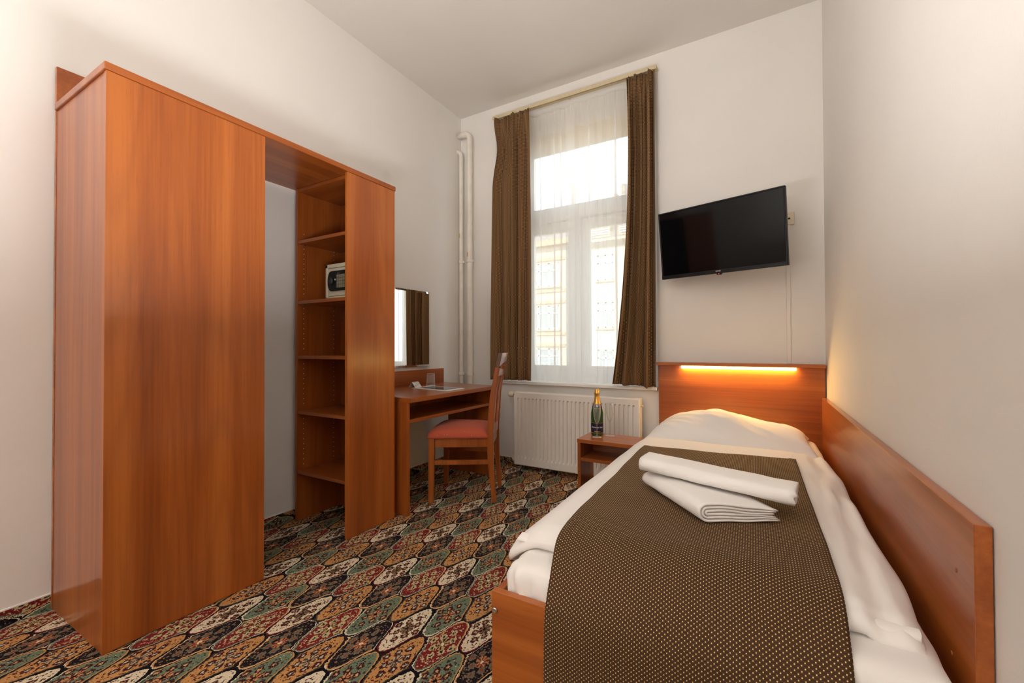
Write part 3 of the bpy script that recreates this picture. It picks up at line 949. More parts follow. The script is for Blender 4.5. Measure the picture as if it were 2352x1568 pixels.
# thermostatic valve
b = tube([(RX0 + 0.0, 3.39, 0.662), (RX0 - 0.03, 3.39, 0.662)], 0.011, 12)
obj('valve_stem', b, M_BLACK, ra, True)
b = lathe([(0, -0.002), (0.012, 0), (0.018, 0.006), (0.024, 0.02), (0.025, 0.045), (0.020, 0.058), (0, 0.062)], n=36)
for v in b.verts:
    if 0.01 < v.co.z < 0.05:
        a = math.atan2(v.co.y, v.co.x); s_ = 1 + 0.05 * math.cos(a * 12)
        v.co.x *= s_; v.co.y *= s_
bmesh.ops.rotate(b, verts=b.verts, matrix=Matrix.Rotation(-PI / 2, 3, 'Y'))
bmesh.ops.translate(b, verts=b.verts, vec=(RX0 - 0.028, 3.39, 0.662))
obj('valve_head', b, M_IVORY, ra, True)
b = lathe([(0, -0.012), (0.009, -0.012), (0.009, 0.012), (0, 0.012)], n=14); bmesh.ops.rotate(b, verts=b.verts, matrix=Matrix.Rotation(PI / 2, 3, 'Y'))
bmesh.ops.translate(b, verts=b.verts, vec=(RX1 + 0.008, 3.375, 0.632))
obj('air_vent_plug', b, M_ALU, ra, True)
b = tube([(RX0 + 0.03, 3.39, 0.065), (RX0 - 0.03, 3.39, 0.065), (RX0 - 0.06, 3.42, 0.075), (RX0 - 0.08, D - 0.001, 0.10)], 0.011, 12)
obj('return_pipe', b, M_PIPE, ra, True)
for xx in (-1.7, -1.0):
    obj('wall_bracket', box(xx - 0.015, xx + 0.015, RY + 0.077, D - 0.0005, 0.45, 0.60), M_RAD, ra)

# ------------------------------------------------------------------ curtain rail, curtains, sheers, blind
cr_ = thing('curtain_rail', 'ivory curtain rail across the top of the window', 'curtain rail', (-1.42, 3.41, 3.24))
b = bmesh.new()
box(-2.17, -0.668, 3.385, 3.392, 3.237, 3.268, 0.001, bm=b)
box(-2.17, -0.668, 3.392, 3.470, 3.260, 3.268, 0.001, bm=b)
box(-2.17, -0.668, 3.418, 3.424, 3.246, 3.262, 0.001, bm=b)
obj('rail', b, M_ALU, cr_)
for xx in (-2.1, -1.42, -0.74):
    obj('rail_bracket', box(xx - 0.012, xx + 0.012, 3.44, D - 0.0005, 3.262, 3.285), M_ALU, cr_)

# pleated cloth
def curtain(name, label, x0t, x1t, x0b, x1b, yc, zt, zb, nfold, amp, mat, group, seed, nu, nvv, midx=None, thick=0.0, hem=None, xamp=0.018, notch=0.0):
    def fn(u, v):
        h = 1 - v                          # 0 at the hem, 1 at the top
        xa = lerp(x0b, x0t, h); xb = lerp(x1b, x1t, h)
        if midx:
            bulge = 4 * h * (1 - h)
            xa += midx[0] * bulge; xb += midx[1] * bulge
        q = u * nfold + 0.16 * math.sin(u * 7.3 + seed * 2.1) + 0.16 * nz(u * 3, h * 1.6, seed) + 0.04 * math.sin(h * 5 + seed)
        k_ = math.floor(q); f = q - k_
        ph_ = q * 2 * PI
        top = sstep(0.88, 1.0, h)
        A_ = amp * lerp(1.0, 0.45, top) * (0.8 + 0.35 * math.sin(seed * 3 + k_ * 2.4))
        y = yc + A_ * (1.0 - 2.0 * max(0.0, math.sin(PI * f)) ** 0.68)
        y += A_ * 0.75 * (f - 0.5) * math.sin(seed * 5 + k_ * 2.9) * math.sin(PI * f) ** 0.5
        y += amp * 0.22 * top * math.sin(u * nfold * 6 * PI)      # pencil pleats at the heading
        y += 0.10 * amp * math.sin(2 * ph_ + 3 * h + seed)
        x = lerp(xa, xb, u) + xamp * (0.85 + 0.4 * math.sin(seed + k_ * 1.9)) * math.sin(2 * PI * f) * (1 - 0.5 * top) * min(1, u * 9, (1 - u) * 9)
        if notch: x += notch * math.exp(-((h - 0.87) / 0.075) ** 2) * (1 - u) ** 2
        z = lerp(zb, zt, h) + (0.008 * math.sin(ph_ * 0.5 + seed) * top)
        if hem: z += hem(u) * (1 - sstep(0, 0.25, h))
        return Vector((x, y, z))
    wid = abs(x1b - x0b) * (1 + 10 * amp)
    b_ = grid(fn, nu, nvv, lambda u, v: (u * wid, v * (zt - zb)))
    o = obj(name, b_, mat, None, True)
    if thick: modsolid(o, thick, 0)
    return tag(o, label, 'curtain', group)
curtain('curtain', 'brown dotted curtain hanging at the left side of the window', -2.150, -1.765, -2.185, -1.760, 3.392, 3.231, 0.792, 4.6, 0.052, M_CURT, 'brown window curtains', 0.6, 150, 60, (0.004, 0.012), 0.0025, notch=0.055)
curtain('curtain', 'brown dotted curtain hanging at the right side of the window beside the television', -0.900, -0.682, -1.030, -0.684, 3.392, 3.231, 0.790, 4.4, 0.052, M_CURT, 'brown window curtains', 2.4, 130, 60, (0.055, 0.0), 0.0025, hem=lambda u: -0.010 * sstep(0.55, 0.8, u) + 0.006 * math.sin(u * 14))
def sheer(label, x0, x1, yc, seed, nf):
    curtain('sheer_curtain', label, x0, x1, x0, x1, yc, 3.20, 0.785, nf, 0.010, M_SHEER, 'sheer net curtains', seed, 220, 40, xamp=0.022)
sheer('translucent white net curtain covering the left half of the window', -1.83, -1.385, 3.482, 1.1, 6.0)
sheer('translucent white net curtain covering the right half of the window', -1.46, -0.875, 3.470, 4.2, 7.0)
bl = thing('roller_blind', 'pale beige blind lowered over the top of the fanlight', 'blind', (-1.43, 3.69, 2.92))
obj('blind_cloth', box(GX0 - 0.01, GX1 + 0.01, 3.684, 3.6865, 2.92, 3.20), M_BLIND, bl)
obj('bottom_bar', box(GX0 - 0.01, GX1 + 0.01, 3.681, 3.690, 2.912, 2.926, 0.002), M_FRAME, bl)
obj('seam_bar', box(GX0 - 0.01, GX1 + 0.01, 3.6815, 3.684, 3.115, 3.13, 0.001), M_WHITE, bl)

# ------------------------------------------------------------------ nightstand, bottle, flutes
n_ = thing('nightstand', 'small open cherry wood nightstand between radiator and bed', 'nightstand', (-0.90, 2.96, 0))
NX0, NX1, NY0, NY1, NT = -1.112, -0.700, 2.828, 3.100, 0.4495
obj('top', box(NX0, NX1, NY0, NY1, NT - 0.026, NT, 0.0015), M_WX, n_)
obj('side_panel', box(NX0 + 0.003, NX0 + 0.025, NY0 + 0.003, NY1, 0.001, NT - 0.0265, 0.001), M_WZ, n_)
obj('side_panel', box(NX1 - 0.025, NX1 - 0.003, NY0 + 0.003, NY1, 0.001, NT - 0.0265, 0.001), M_WZ, n_)
obj('shelf', box(NX0 + 0.0255, NX1 - 0.0255, NY0 + 0.006, NY1 - 0.018, 0.298, 0.319, 0.001), M_WX, n_)
obj('rear_panel', box(NX0 + 0.0255, NX1 - 0.0255, NY1 - 0.0175, NY1, 0.298, NT - 0.0265), M_WX, n_)

BX, BY, BZ = -1.030, 3.020, NT + 0.0005
bt = thing('champagne_bottle', 'green sparkling wine bottle with gold foil neck on the nightstand', 'bottle', (BX, BY, BZ))
prof = [(0, 0.012), (0.028, 0.010), (0.036, 0.0), (0.043, 0.004), (0.0445, 0.012), (0.0445, 0.15), (0.0435, 0.165), (0.040, 0.185), (0.033, 0.208), (0.026, 0.228), (0.0205, 0.250), (0.0165, 0.275), (0.0155, 0.300), (0.0172, 0.302), (0.0172, 0.308), (0.0155, 0.311), (0.0155, 0.318), (0, 0.318)]
obj('glass_body', lathe(prof, BX, BY, BZ, 40), M_BOTTLE, bt, True)
def rad(z):
    pr = [p for p in prof[3:13]]
    for (r0, z0), (r1, z1) in zip(pr, pr[1:]):
        if z <= z1: return lerp(r0, r1, (z - z0) / (z1 - z0))
    return 0.0155
obj('wine', lathe([(0, 0.016), (0.034, 0.010)] + [(rad(z) - 0.004, z) for z in (0.02, 0.15, 0.17, 0.19, 0.21, 0.23)] + [(0, 0.232)], BX, BY, BZ, 32), M_WINE, bt, True)
obj('gold_foil', lathe([(rad(z) + 0.0012, z) for z in (0.228, 0.24, 0.25, 0.265, 0.28, 0.297)] + [(0.0195, 0.300), (0.0195, 0.310), (0.0172, 0.313), (0.0178, 0.330), (0.015, 0.334), (0, 0.335)], BX, BY, BZ, 36), M_GOLD, bt, True)
b = lathe([(rad(z) + 0.0010, z) for z in (0.200, 0.206, 0.212, 0.220, 0.229)], BX, BY, BZ, 36)
obj('neck_label', b, M_LABEL, bt, True)
va = math.atan2(-BY, -BX)          # label turned to the bed foot, towards the room
def arc(r_, z, s_, dz=0.0): 
    a = va + s_ / r_
    return Vector((r_ * math.cos(a), r_ * math.sin(a), z))
def wrap(z0, z1, w_, off, n=14):
    bb = bmesh.new(); rows = []
    for i in range(n + 1):
        s_ = lerp(-w_ / 2, w_ / 2, i / n)
        rows.append([bb.verts.new(arc(rad(z) + off, z, s_)) for z in (z0, (z0 + z1) / 2, z1)])
    for p, q in zip(rows, rows[1:]):
        for k in range(2): bb.faces.new((p[k], q[k], q[k + 1], p[k + 1]))
    return bb
obj('front_label', wrap(0.020, 0.094, 0.125, 0.0008), M_LABEL, bt, True, True)
obj('gold_line', wrap(0.0925, 0.0945, 0.125, 0.0012), M_GOLD, bt, True, True)
obj('gold_line', wrap(0.021, 0.0235, 0.125, 0.0012), M_GOLD, bt, True, True)
obj('gold_line', wrap(0.031, 0.0338, 0.044, 0.0012), M_GOLD, bt, True, True)
text_mesh('Bohemia Sekt', 0.0155, M_WHITE, 'label_text', bt, lambda x, y: arc(0.0445 + 0.0016, 0.058 + y, x), shear=0.35)
b = bmesh.new()
cv = b.verts.new(arc(rad(0.216) + 0.0025, 0.216, 0))
rg = [b.verts.new(arc(rad(0.216 + 0.010 * math.sin(2 * PI * k / 20)) + 0.0022, 0.216 + 0.010 * math.sin(2 * PI * k / 20), 0.007 * math.cos(2 * PI * k / 20))) for k in range(20)]
for k in range(20): b.faces.new((cv, rg[k], rg[(k + 1) % 20]))
em = obj('emblem', b, M_PAPER, bt, True, True)
text_mesh('P', 0.014, M_LABEL, 'emblem_letter', em, lambda x, y: arc(rad(0.216) + 0.004, 0.2115 + y, x), shear=0.2)
obj('gold_line', wrap(0.197, 0.1995, 0.05, 0.0014), M_GOLD, bt, True, True)

def flute(x, y, label):
    f_ = thing('champagne_flute', label, 'glass', (x, y, BZ), 0, 'champagne flutes on the nightstand')
    pr = [(0, 0.001), (0.033, 0.0), (0.0335, 0.002), (0.020, 0.0055), (0.007, 0.010), (0.0038, 0.02), (0.0034, 0.05), (0.0036, 0.085), (0.0055, 0.094), (0.012, 0.106), (0.020, 0.130), (0.0245, 0.160), (0.0262, 0.190), (0.0255, 0.215), (0.0235, 0.235),
          (0.0225, 0.2353), (0.0243, 0.215), (0.0250, 0.190), (0.0233, 0.160), (0.0188, 0.131), (0.0107, 0.108), (0.003, 0.099), (0, 0.098)]
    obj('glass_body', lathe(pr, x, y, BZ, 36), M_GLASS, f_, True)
flute(-1.005, 2.945, 'empty champagne flute standing in front of the bottle')
flute(-0.940, 3.035, 'empty champagne flute standing right of the bottle beside the bed')

# ------------------------------------------------------------------ bed
bd = thing('single_bed', 'cherry wood single bed frame with headboard and wall panel', 'bed', (-0.16, 2.2, 0))
BL, BRR, BF, BH = -0.672, 0.350, 1.040, 3.440
obj('footboard', box(BL, BRR, BF, BF + 0.022, 0.02, 0.400, 0.002), M_WX, bd)
obj('side_rail', box(BL + 0.001, BL + 0.023, BF + 0.0225, BH - 0.001, 0.08, 0.395, 0.002), M_WY, bd)
obj('side_rail', box(BRR - 0.023, BRR - 0.001, BF + 0.0225, BH - 0.001, 0.08, 0.36, 0.002), M_WY, bd)
hb = obj('headboard', box(-0.676, 0.372, BH, BH + 0.022, 0.02, 0.951, 0.0015), M_WX, bd)
obj('headboard_ledge', box(-0.684, 0.374, 3.392, D - 0.001, 0.9515, 0.9745, 0.002), M_WX, hb)
wp = obj('wall_panel', box(0.352, 0.3775, 1.150, BH - 0.001, 0.02, 0.757, 0.002), M_WY, bd)
obj('slat_base', box(BL + 0.03, BRR - 0.03, BF + 0.03, BH - 0.01, 0.20, 0.225), M_WX, bd)
b = lathe([(0, 0.0), (0.0065, 0.0), (0.0085, 0.002), (0.0085, 0.004), (0.006, 0.0055), (0.003, 0.0045), (0, 0.004)], n=20); bmesh.ops.rotate(b, verts=b.verts, matrix=Matrix.Rotation(PI / 2, 3, 'X'))
bmesh.ops.translate(b, verts=b.verts, vec=(BL + 0.012, BF - 0.0002, 0.346))
obj('bolt_head', b, M_STEEL, bd, True)
for (yy, zz) in ((1.24, 0.63), (1.27, 0.44), (3.05, 0.60)):
    b = lathe([(0, -0.0005), (0.005, -0.0005), (0.004, 0.0012), (0, 0.0014)], n=12); bmesh.ops.rotate(b, verts=b.verts, matrix=Matrix.Rotation(-PI / 2, 3, 'Y'))
    bmesh.ops.translate(b, verts=b.verts, vec=(0.3519, yy, zz))
    obj('screw_cap', b, M_WY, wp, True)

ld = thing('reading_light', 'glowing amber strip light under the headboard ledge', 'lamp', (-0.15, 3.42, 0.94))
obj('diffuser', box(-0.505, 0.212, 3.404, 3.424, 0.932, 0.9465, 0.004), M_LED, ld)
obj('end_cap', box(-0.521, -0.506, 3.403, 3.425, 0.931, 0.9505, 0.002), M_IVORY, ld)
obj('end_cap', box(0.213, 0.218, 3.403, 3.425, 0.931, 0.9505, 0.002), M_IVORY, ld)
obj('mounting_strip', box(-0.505, 0.212, 3.404, 3.424, 0.947, 0.951), M_IVORY, ld)

# mattress in a fitted sheet
MX0, MX1, MY0, MY1, MZ0, MZ1 = -0.646, 0.322, 1.066, 3.430, 0.226, 0.474
def soft_box(x0, x1, y0, y1, z0, z1, r, nx, ny, nzz, disp):
    bb = bmesh.new()
    cx_, cy_, cz_ = (x0 + x1) / 2, (y0 + y1) / 2, (z0 + z1) / 2
    hx, hy, hz = (x1 - x0) / 2, (y1 - y0) / 2, (z1 - z0) / 2
    cache = {}
    def vert(i, k, l):
        key = (i, k, l)
        if key in cache: return cache[key]
        p = Vector((lerp(-hx, hx, i / nx), lerp(-hy, hy, k / ny), lerp(-hz, hz, l / nzz)))
        q = Vector((max(-hx + r, min(hx - r, p.x)), max(-hy + r, min(hy - r, p.y)), max(-hz + r, min(hz - r, p.z))))
        dlt = p - q
        n = dlt.normalized() if dlt.length > 1e-9 else Vector((0, 0, 1))
        p = q + n * r if dlt.length > 1e-9 else p
        p = p + Vector((cx_, cy_, cz_))
        p = p + n * disp(p, n)
        cache[key] = bb.verts.new(p); return cache[key]
    for i in range(nx):
        for k in range(ny):
            bb.faces.new((vert(i, k, 0), vert(i, k + 1, 0), vert(i + 1, k + 1, 0), vert(i + 1, k, 0)))
            bb.faces.new((vert(i, k, nzz), vert(i + 1, k, nzz), vert(i + 1, k + 1, nzz), vert(i, k + 1, nzz)))
    for i in range(nx):
        for l in range(nzz):
            bb.faces.new((vert(i, 0, l), vert(i + 1, 0, l), vert(i + 1, 0, l + 1), vert(i, 0, l + 1)))
            bb.faces.new((vert(i, ny, l), vert(i, ny, l + 1), vert(i + 1, ny, l + 1), vert(i + 1, ny, l)))
    for k in range(ny):
        for l in range(nzz):
            bb.faces.new((vert(0, k, l), vert(0, k, l + 1), vert(0, k + 1, l + 1), vert(0, k + 1, l)))
            bb.faces.new((vert(nx, k, l), vert(nx, k + 1, l), vert(nx, k + 1, l + 1), vert(nx, k, l + 1)))
    bmesh.ops.recalc_face_normals(bb, faces=bb.faces)
    return bb
def mdisp(p, n):
    side = 1 - abs(n.z)
    wr = 0.005 * nz(p.x * 26 + p.y * 9, p.z * 5, p.y * 14) + 0.004 * nz(p.x * 11 - p.z * 14, p.z * 17, p.y * 9 + p.z * 8)
    corner = math.exp(-((p.x - MX0) ** 2 + (p.y - MY0) ** 2) / 0.02) * 0.010 * math.sin((p.x - p.y) * 90 + p.z * 30)
    return side * (wr + corner) + (1 - side) * 0.002 * nz(p.x * 7, p.y * 5)
tag(obj('mattress', soft_box(MX0, MX1, MY0, MY1, MZ0, MZ1, 0.045, 70, 120, 18, mdisp), M_LINEN, None, True), 'mattress in a wrinkled white fitted sheet lying in the bed frame', 'mattress')

# duvet: one soft slab, folded back edge at the foot, hanging a little on both sides
DX0, DX1, DY0, DY1 = -0.682, 0.300, 1.185, 2.715
def dz(x, y):
    """top of the duvet"""
    ex = sstep(DX0 - 0.004, DX0 + 0.10, x); er = 1 - sstep(0.10, DX1 + 0.02, x)
    z = 0.479 + 0.057 * ex ** 0.6
    z -= 0.026 * (1 - er) ** 1.3
    z += 0.004 * nz(x * 4, y * 3, 2.0)
    return z
def duvet_top(u, v):
    y = lerp(DY0, DY1, v)
    wob = 0.008 * nz(y * 4, 1.0) 
    xl = DX0 + wob; xr = DX1 - 0.006 - 0.018 * sstep(1.7, 1.2, y) + 0.012 * nz(y * 3.2, 5.0) + 0.006 * math.sin(y * 6) - 0.02 * sstep(2.3, 2.74, y)
    x = lerp(xl, xr, u)
    z = dz(x, y)
    # puffed folds along the right hand flank
    rf = sstep(0.14, 0.22, x)
    z += rf * (0.012 * nz(x * 26 + y * 2, y * 3.0, 8.0) + 0.006 * math.sin(x * 75 - y * 5 + 3 * nz(x * 5, y * 3, 1.0)) * sstep(0.16, 0.26, x) + 0.012 * nz(x * 6 + y * 2.5, y * 2.5, 4.0))
    fold = sstep(DY0 + 0.05, DY0, y)
    z -= 0.016 * fold
    return Vector((x, y, z))
def duvet(u, v):
    return duvet_top(u, v)
NU, NV = 90, 110
b = bmesh.new()
top = [[b.verts.new(duvet_top(i / NU, k / NV)) for k in range(NV + 1)] for i in range(NU + 1)]
def rim(v0, n_out, depth):
    """two rows that roll the rim under"""
    return v0
def lower(i, k):
    c = top[i][k].co
    return c
# rolled rim all round: outwards-down, then back under
outl = [(i, 0) for i in range(NU + 1)] + [(NU, k) for k in range(1, NV + 1)] + [(i, NV) for i in range(NU - 1, -1, -1)] + [(0, k) for k in range(NV - 1, 0, -1)]
rings = [[top[i][k] for i, k in outl]]
def outdir(i, k):
    d_ = Vector((0, 0, 0))
    if i == 0: d_.x -= 1
    if i == NU: d_.x += 1
    if k == 0: d_.y -= 1
    if k == NV: d_.y += 1
    return d_.normalized()
for (o_, dn) in ((0.012, 0.010), (0.016, 0.024), (0.010, 0.036), (-0.020, 0.040)):
    ring = []
    for idx, (i, k) in enumerate(outl):
        p = top[i][k].co; dd = outdir(i, k)
        s_ = 1.0
        down = dn
        if i == 0: down = dn * 1.25
        q = p + dd * o_ + Vector((0, 0, -down))
        if k == 0: q += Vector((0, 0.004 * nz(p.x * 12, 3.0, dn * 50), 0.003 * nz(p.x * 9, dn * 60)))
        if i == NU: q.x = min(q.x, 0.340)
        ring.append(b.verts.new(q))
    rings.append(ring)
for a_, c_ in zip(rings, rings[1:]):
    n = len(a_)
    for i in range(n):
        b.faces.new((a_[i], a_[(i + 1) % n], c_[(i + 1) % n], c_[i]))
for i in range(NU):
    for k in range(NV):
        b.faces.new((top[i][k], top[i + 1][k], top[i + 1][k + 1], top[i][k + 1]))
b.faces.new(rings[-1])
bmesh.ops.recalc_face_normals(b, faces=b.faces)
dv_ = thing('duvet', 'flat white duvet spread over the mattress under the brown runner', 'duvet', (-0.18, 1.95, 0.475))
obj('cover', b, M_LINEN, dv_, True)
def flap(x0, x1, seedf):
    """second turned layer peeping out at the foot hem"""
    def fn(u, v):
        x = lerp(x0, x1, u)
        a = PI * v
        return Vector((x + 0.004 * nz(u * 4, v * 3, seedf), DY0 + 0.022 - 0.034 * math.sin(a) * (0.8 + 0.2 * math.sin(u * 3 + seedf)), 0.481 + 0.012 - 0.012 * math.cos(a)))
    return grid(fn, 24, 10)
obj('hem_fold', flap(DX0 + 0.02, -0.50, 1.0), M_LINEN, dv_, True)
obj('hem_fold', flap(0.12, 0.285, 2.0), M_LINEN, dv_, True)

# brown runner
RP = []
def rpath(s_, xx):
    """s in metres from the head end -> (y, z)"""
    return None
HEADL, HEADR = 2.425, 2.50
def runner_profile(x):
    yh = lerp(HEADL, HEADR, (x + 0.556) / 0.71)
    pts_ = []
    y = yh
    while y > DY0 + 0.06:
        pts_.append((y, dz(x, y) + 0.0075)); y -= 0.03
    z0 = dz(x, DY0 + 0.06) + 0.0075
    for (yy, zz) in ((1.215, z0 - 0.006), (1.175, z0 - 0.020), (1.130, z0 - 0.040), (1.090, z0 - 0.066), (1.055, z0 - 0.100), (1.033, z0 - 0.140), (1.026, z0 - 0.185)):
        pts_.append((yy, zz))
    z = pts_[-1][1] - 0.03
    while z > 0.03:
        pts_.append((1.026 - 0.004 * math.sin((0.35 - z) * 6), z)); z -= 0.03
    return pts_
def runner_fn():
    NX_ = 60
    prs = []
    for i in range(NX_ + 1):
        x = lerp(-0.540, 0.152, i / NX_)
        prs.append(runner_profile(x))
    n = min(len(p) for p in prs)
    bb = bmesh.new(); uvl = bb.loops.layers.uv.new('UVMap')
    rows = []
    for i, pr in enumerate(prs):
        u = i / NX_
        row_ = []
        # resample by arc length
        acc = [0.0]
        for p, q in zip(pr, pr[1:]): acc.append(acc[-1] + math.hypot(q[0] - p[0], q[1] - p[1]))
        NN = 150
        tot = acc[-1]
        kk = 0
        for j in range(NN + 1):
            s_ = tot * j / NN
            while kk < len(acc) - 2 and acc[kk + 1] < s_: kk += 1
            f_ = (s_ - acc[kk]) / max(1e-9, acc[kk + 1] - acc[kk])
            y = lerp(pr[kk][0], pr[kk + 1][0], f_); z = lerp(pr[kk][1], pr[kk + 1][1], f_)
            fr = sstep(1.2, 1.03, y)
            xe = lerp(lerp(-0.556, -0.528, sstep(2.4, 1.2, y)), lerp(0.150, 0.160, sstep(2.4, 1.2, y)), u)
            xe += fr * lerp(0.030, -0.004, u)
            wr = 0.006 * nz(xe * 3.2 + y * 4.5, y * 2.6 - xe * 3, 1.0) + 0.003 * math.exp(-((y - 2.25) / 0.12) ** 2) * math.sin(xe * 12)
            hemx = 0.0025 if (u < 0.05 or u > 0.95) else 0.0
            row_.append((Vector((xe, y - 0.002 * fr * math.sin(xe * 9), z + (wr + 0.003) * (1 - fr) + hemx)), (u * 0.71, s_)))
        rows.append(row_)
    vs_ = [[bb.verts.new(p) for p, _ in r_] for r_ in rows]
    for i in range(NX_):
        for j in range(150):
            f = bb.faces.new((vs_[i][j], vs_[i][j + 1], vs_[i + 1][j + 1], vs_[i + 1][j]))
            for lp, (a_, c_) in zip(f.loops, ((i, j), (i, j + 1), (i + 1, j + 1), (i + 1, j))):
                lp[uvl].uv = rows[a_][c_][1]
    return bb
rn = tag(modsolid(obj('bed_runner', runner_fn(), M_RUN, None, True), 0.003, -1), 'brown bed runner with pale dots laid along the bed and over the footboard', 'bed runner')

# pillow
PX0, PX1, PY0, PY1 = -0.665, 0.285, 2.745, 3.385
def pillow(sgn):
    def fn(u, v):
        a, c = 2 * u - 1, 2 * v - 1
        pin = 1 - 0.05 * (1 - a * a) * abs(c) ** 2 - 0.0
        x = lerp(PX0, PX1, u); y = lerp(PY0, PY1, v)
        x = (PX0 + PX1) / 2 + (PX1 - PX0) / 2 * a * (1 - 0.075 * (1 - c * c) ** 1.0)
        y = (PY0 + PY1) / 2 + (PY1 - PY0) / 2 * c * (1 - 0.07 * (1 - a * a))
        y += 0.04 * sstep(0.5, 1, u) * (1 - v)
        k = max(0.0, (1 - abs(a) ** (3.4 if a < 0 else 5.0))) ** (0.70 if a < 0 else 0.55) * max(0.0, (1 - abs(c) ** 2.6)) ** 0.7
        hgt = 0.168 * (1 - 0.17 * sstep(0.0, 0.65, a)) * k * (1 + 0.08 * math.exp(-((a + 0.08) / 0.35) ** 2) - 0.10 * math.exp(-((a - 0.45) / 0.28) ** 2))
        wr = (0.010 * nz(x * 5 + y * 8, y * 3, 3.0) + 0.014 * nz(x * 9 + y * 16, y * 5 - x * 3, 6.0) + 0.006 * nz(x * 20 + y * 24, y * 9, 2.0)) * min(1, k * 2.2)
        z = 0.486 + 0.006 + (hgt + wr if sgn > 0 else -0.002 - 0.004 * k)
        z += 0.018 * sstep(0.15, 0.0, u) * sstep(0.6, 1.0, v)
        return Vector((x, y, max(z, 0.484)))
    return fn
b = grid(pillow(1), 70, 60)
merge(b, grid(pillow(-1), 70, 60))
bmesh.ops.remove_doubles(b, verts=b.verts, dist=0.009)
bmesh.ops.recalc_face_normals(b, faces=b.faces)
tag(subsurf(obj('pillow', b, M_PILL, None, True)), 'plump white pillow lying at the head of the bed', 'pillow')

# towels: flattened spiral folds extruded
def fold_section(width, turns, th, gap, squash=1.0):
    """outer-to-inner flattened spiral, centre line points (a, h)"""
    pts_ = []
    step = th + gap
    r0 = turns * step + th
    n = 20
    total = int(turns * 2 * n)
    for i in range(total + 1):
        a = -PI / 2 + i / n * PI
        r_ = r0 - step * (i / (2 * n))
        c_ = math.cos(a); s_ = math.sin(a)
        half = width / 2 - r0
        xx = half * (1 if c_ > 1e-6 else -1 if c_ < -1e-6 else 0)
        if abs(c_) <= 1e-6: xx = 0.0
        # smooth the stadium: clamp
        xx = half * max(-1.0, min(1.0, c_ * 3.0))
        pts_.append((xx + r_ * c_ * 0.95, r_ * s_ * squash))
    return pts_, r0
def ribbon_extrude(sec, th, frame, n_len, warp):
    bb = bmesh.new()
    m_ = len(sec)
    nr = []
    for i in range(m_):
        p = Vector(sec[max(i - 1, 0)]); q = Vector(sec[min(i + 1, m_ - 1)])
        t_ = (q - p)
        if t_.length < 1e-9: t_ = Vector((1, 0))
        t_.normalize(); nr.append(Vector((-t_.y, t_.x)))
    loop = [Vector(sec[i]) + nr[i] * th / 2 for i in range(m_)] + [Vector(sec[i]) - nr[i] * th / 2 for i in range(m_ - 1, -1, -1)]
    rows = []
    for j in range(n_len + 1):
        v = j / n_len
        rows.append([bb.verts.new(frame(p.x, p.y, v, k / len(loop))) for k, p in enumerate(loop)])
    L_n = len(loop)
    for r0_, r1_ in zip(rows, rows[1:]):
        for k in range(L_n):
            bb.faces.new((r0_[k], r0_[(k + 1) % L_n], r1_[(k + 1) % L_n], r1_[k]))
    for row_ in (rows[0], rows[-1]):
        for k in range(m_ - 1):
            bb.faces.new((row_[k], row_[k + 1], row_[L_n - 2 - k], row_[L_n - 1 - k]))
    bmesh.ops.recalc_face_normals(bb, faces=bb.faces)
    return bb
def nested_section(width, n, th, gap):
    """n leaves folded into one another, fold on the left, leaves open on the right"""
    out = []
    for q in range(n):
        r_ = (n - q) * (th + gap) - gap / 2 - th / 2
        c_ = -width / 2 + n * (th + gap)
        right = width / 2 - 0.006 * q
        pl = [(lerp(right, c_, k / 14) , r_ + 0.004 * math.sin(k * 0.5 + q) * (1 - k / 14)) for k in range(14)]
        pl += [(c_ + r_ * math.cos(a), r_ * math.sin(a)) for a in [PI / 2 + PI * k / 12 for k in range(13)]]
        pl += [(lerp(c_, right + 0.004, k / 14), -r_ + 0.003 * math.sin(k * 0.6 + q)*(k / 14)) for k in range(1, 15)]
        out.append(pl)
    return out, n * (th + gap)
def towel(label, P0, P1, wdir, secs, half, th, zbase, z1=None, stag=0.0, flat=0.0, w2=None, taper=0.0):
    P0, P1 = Vector((*P0, 0)), Vector((*P1, 0))
    wd0 = Vector((*wdir, 0)).normalized(); wd1 = wd0 if w2 is None else Vector((*w2, 0)).normalized()
    ax = (P1 - P0).normalized()
    def frame(a, h, v, k):
        zb = zbase if z1 is None else lerp(zbase, z1, v)
        wd = wd0.lerp(wd1, v)
        p = P0.lerp(P1, v) + wd * a
        sq = 1 - flat * sstep(0.2, 1.0, v)
        e_ = stag * nz(h * 90, a * 6, 4.0) * (1 if v > 0.99 else 0)
        if taper: sq *= lerp(1.0, taper, sstep(-0.06, 0.12, a))
        z = zb + (half + h) * sq + 0.002 * nz(p.x * 14, p.y * 14, 1.0)
        return Vector((p.x, p.y, z)) + ax * e_ + wd * 0.003 * nz(v * 4, h * 20, 2.0)
    bb = bmesh.new()
    for sec in secs:
        merge(bb, ribbon_extrude(sec, th, frame, 26, None))
    return tag(obj('towel', bb, M_TOWEL, None, True), label, 'towel', 'white towels on the bed')
sec, r0 = nested_section(0.25, 3, 0.0070, 0.0032)
towel('folded white towel lying flat on the runner beneath the other towel', (-0.060, 1.505), (-0.300, 1.790), (0.86, 0.51), sec, r0, 0.0070, 0.551, flat=0.15, taper=0.62)
sec, r0 = fold_section(0.150, 2.6, 0.0085, 0.0010, 0.80)
towel('white towel rolled lengthwise on top of the flat folded towel', (-0.395, 1.735), (0.100, 1.655), (0.12, 0.99), [sec], r0 * 0.8 + 0.004, 0.0085, 0.613, z1=0.589, stag=0.012)

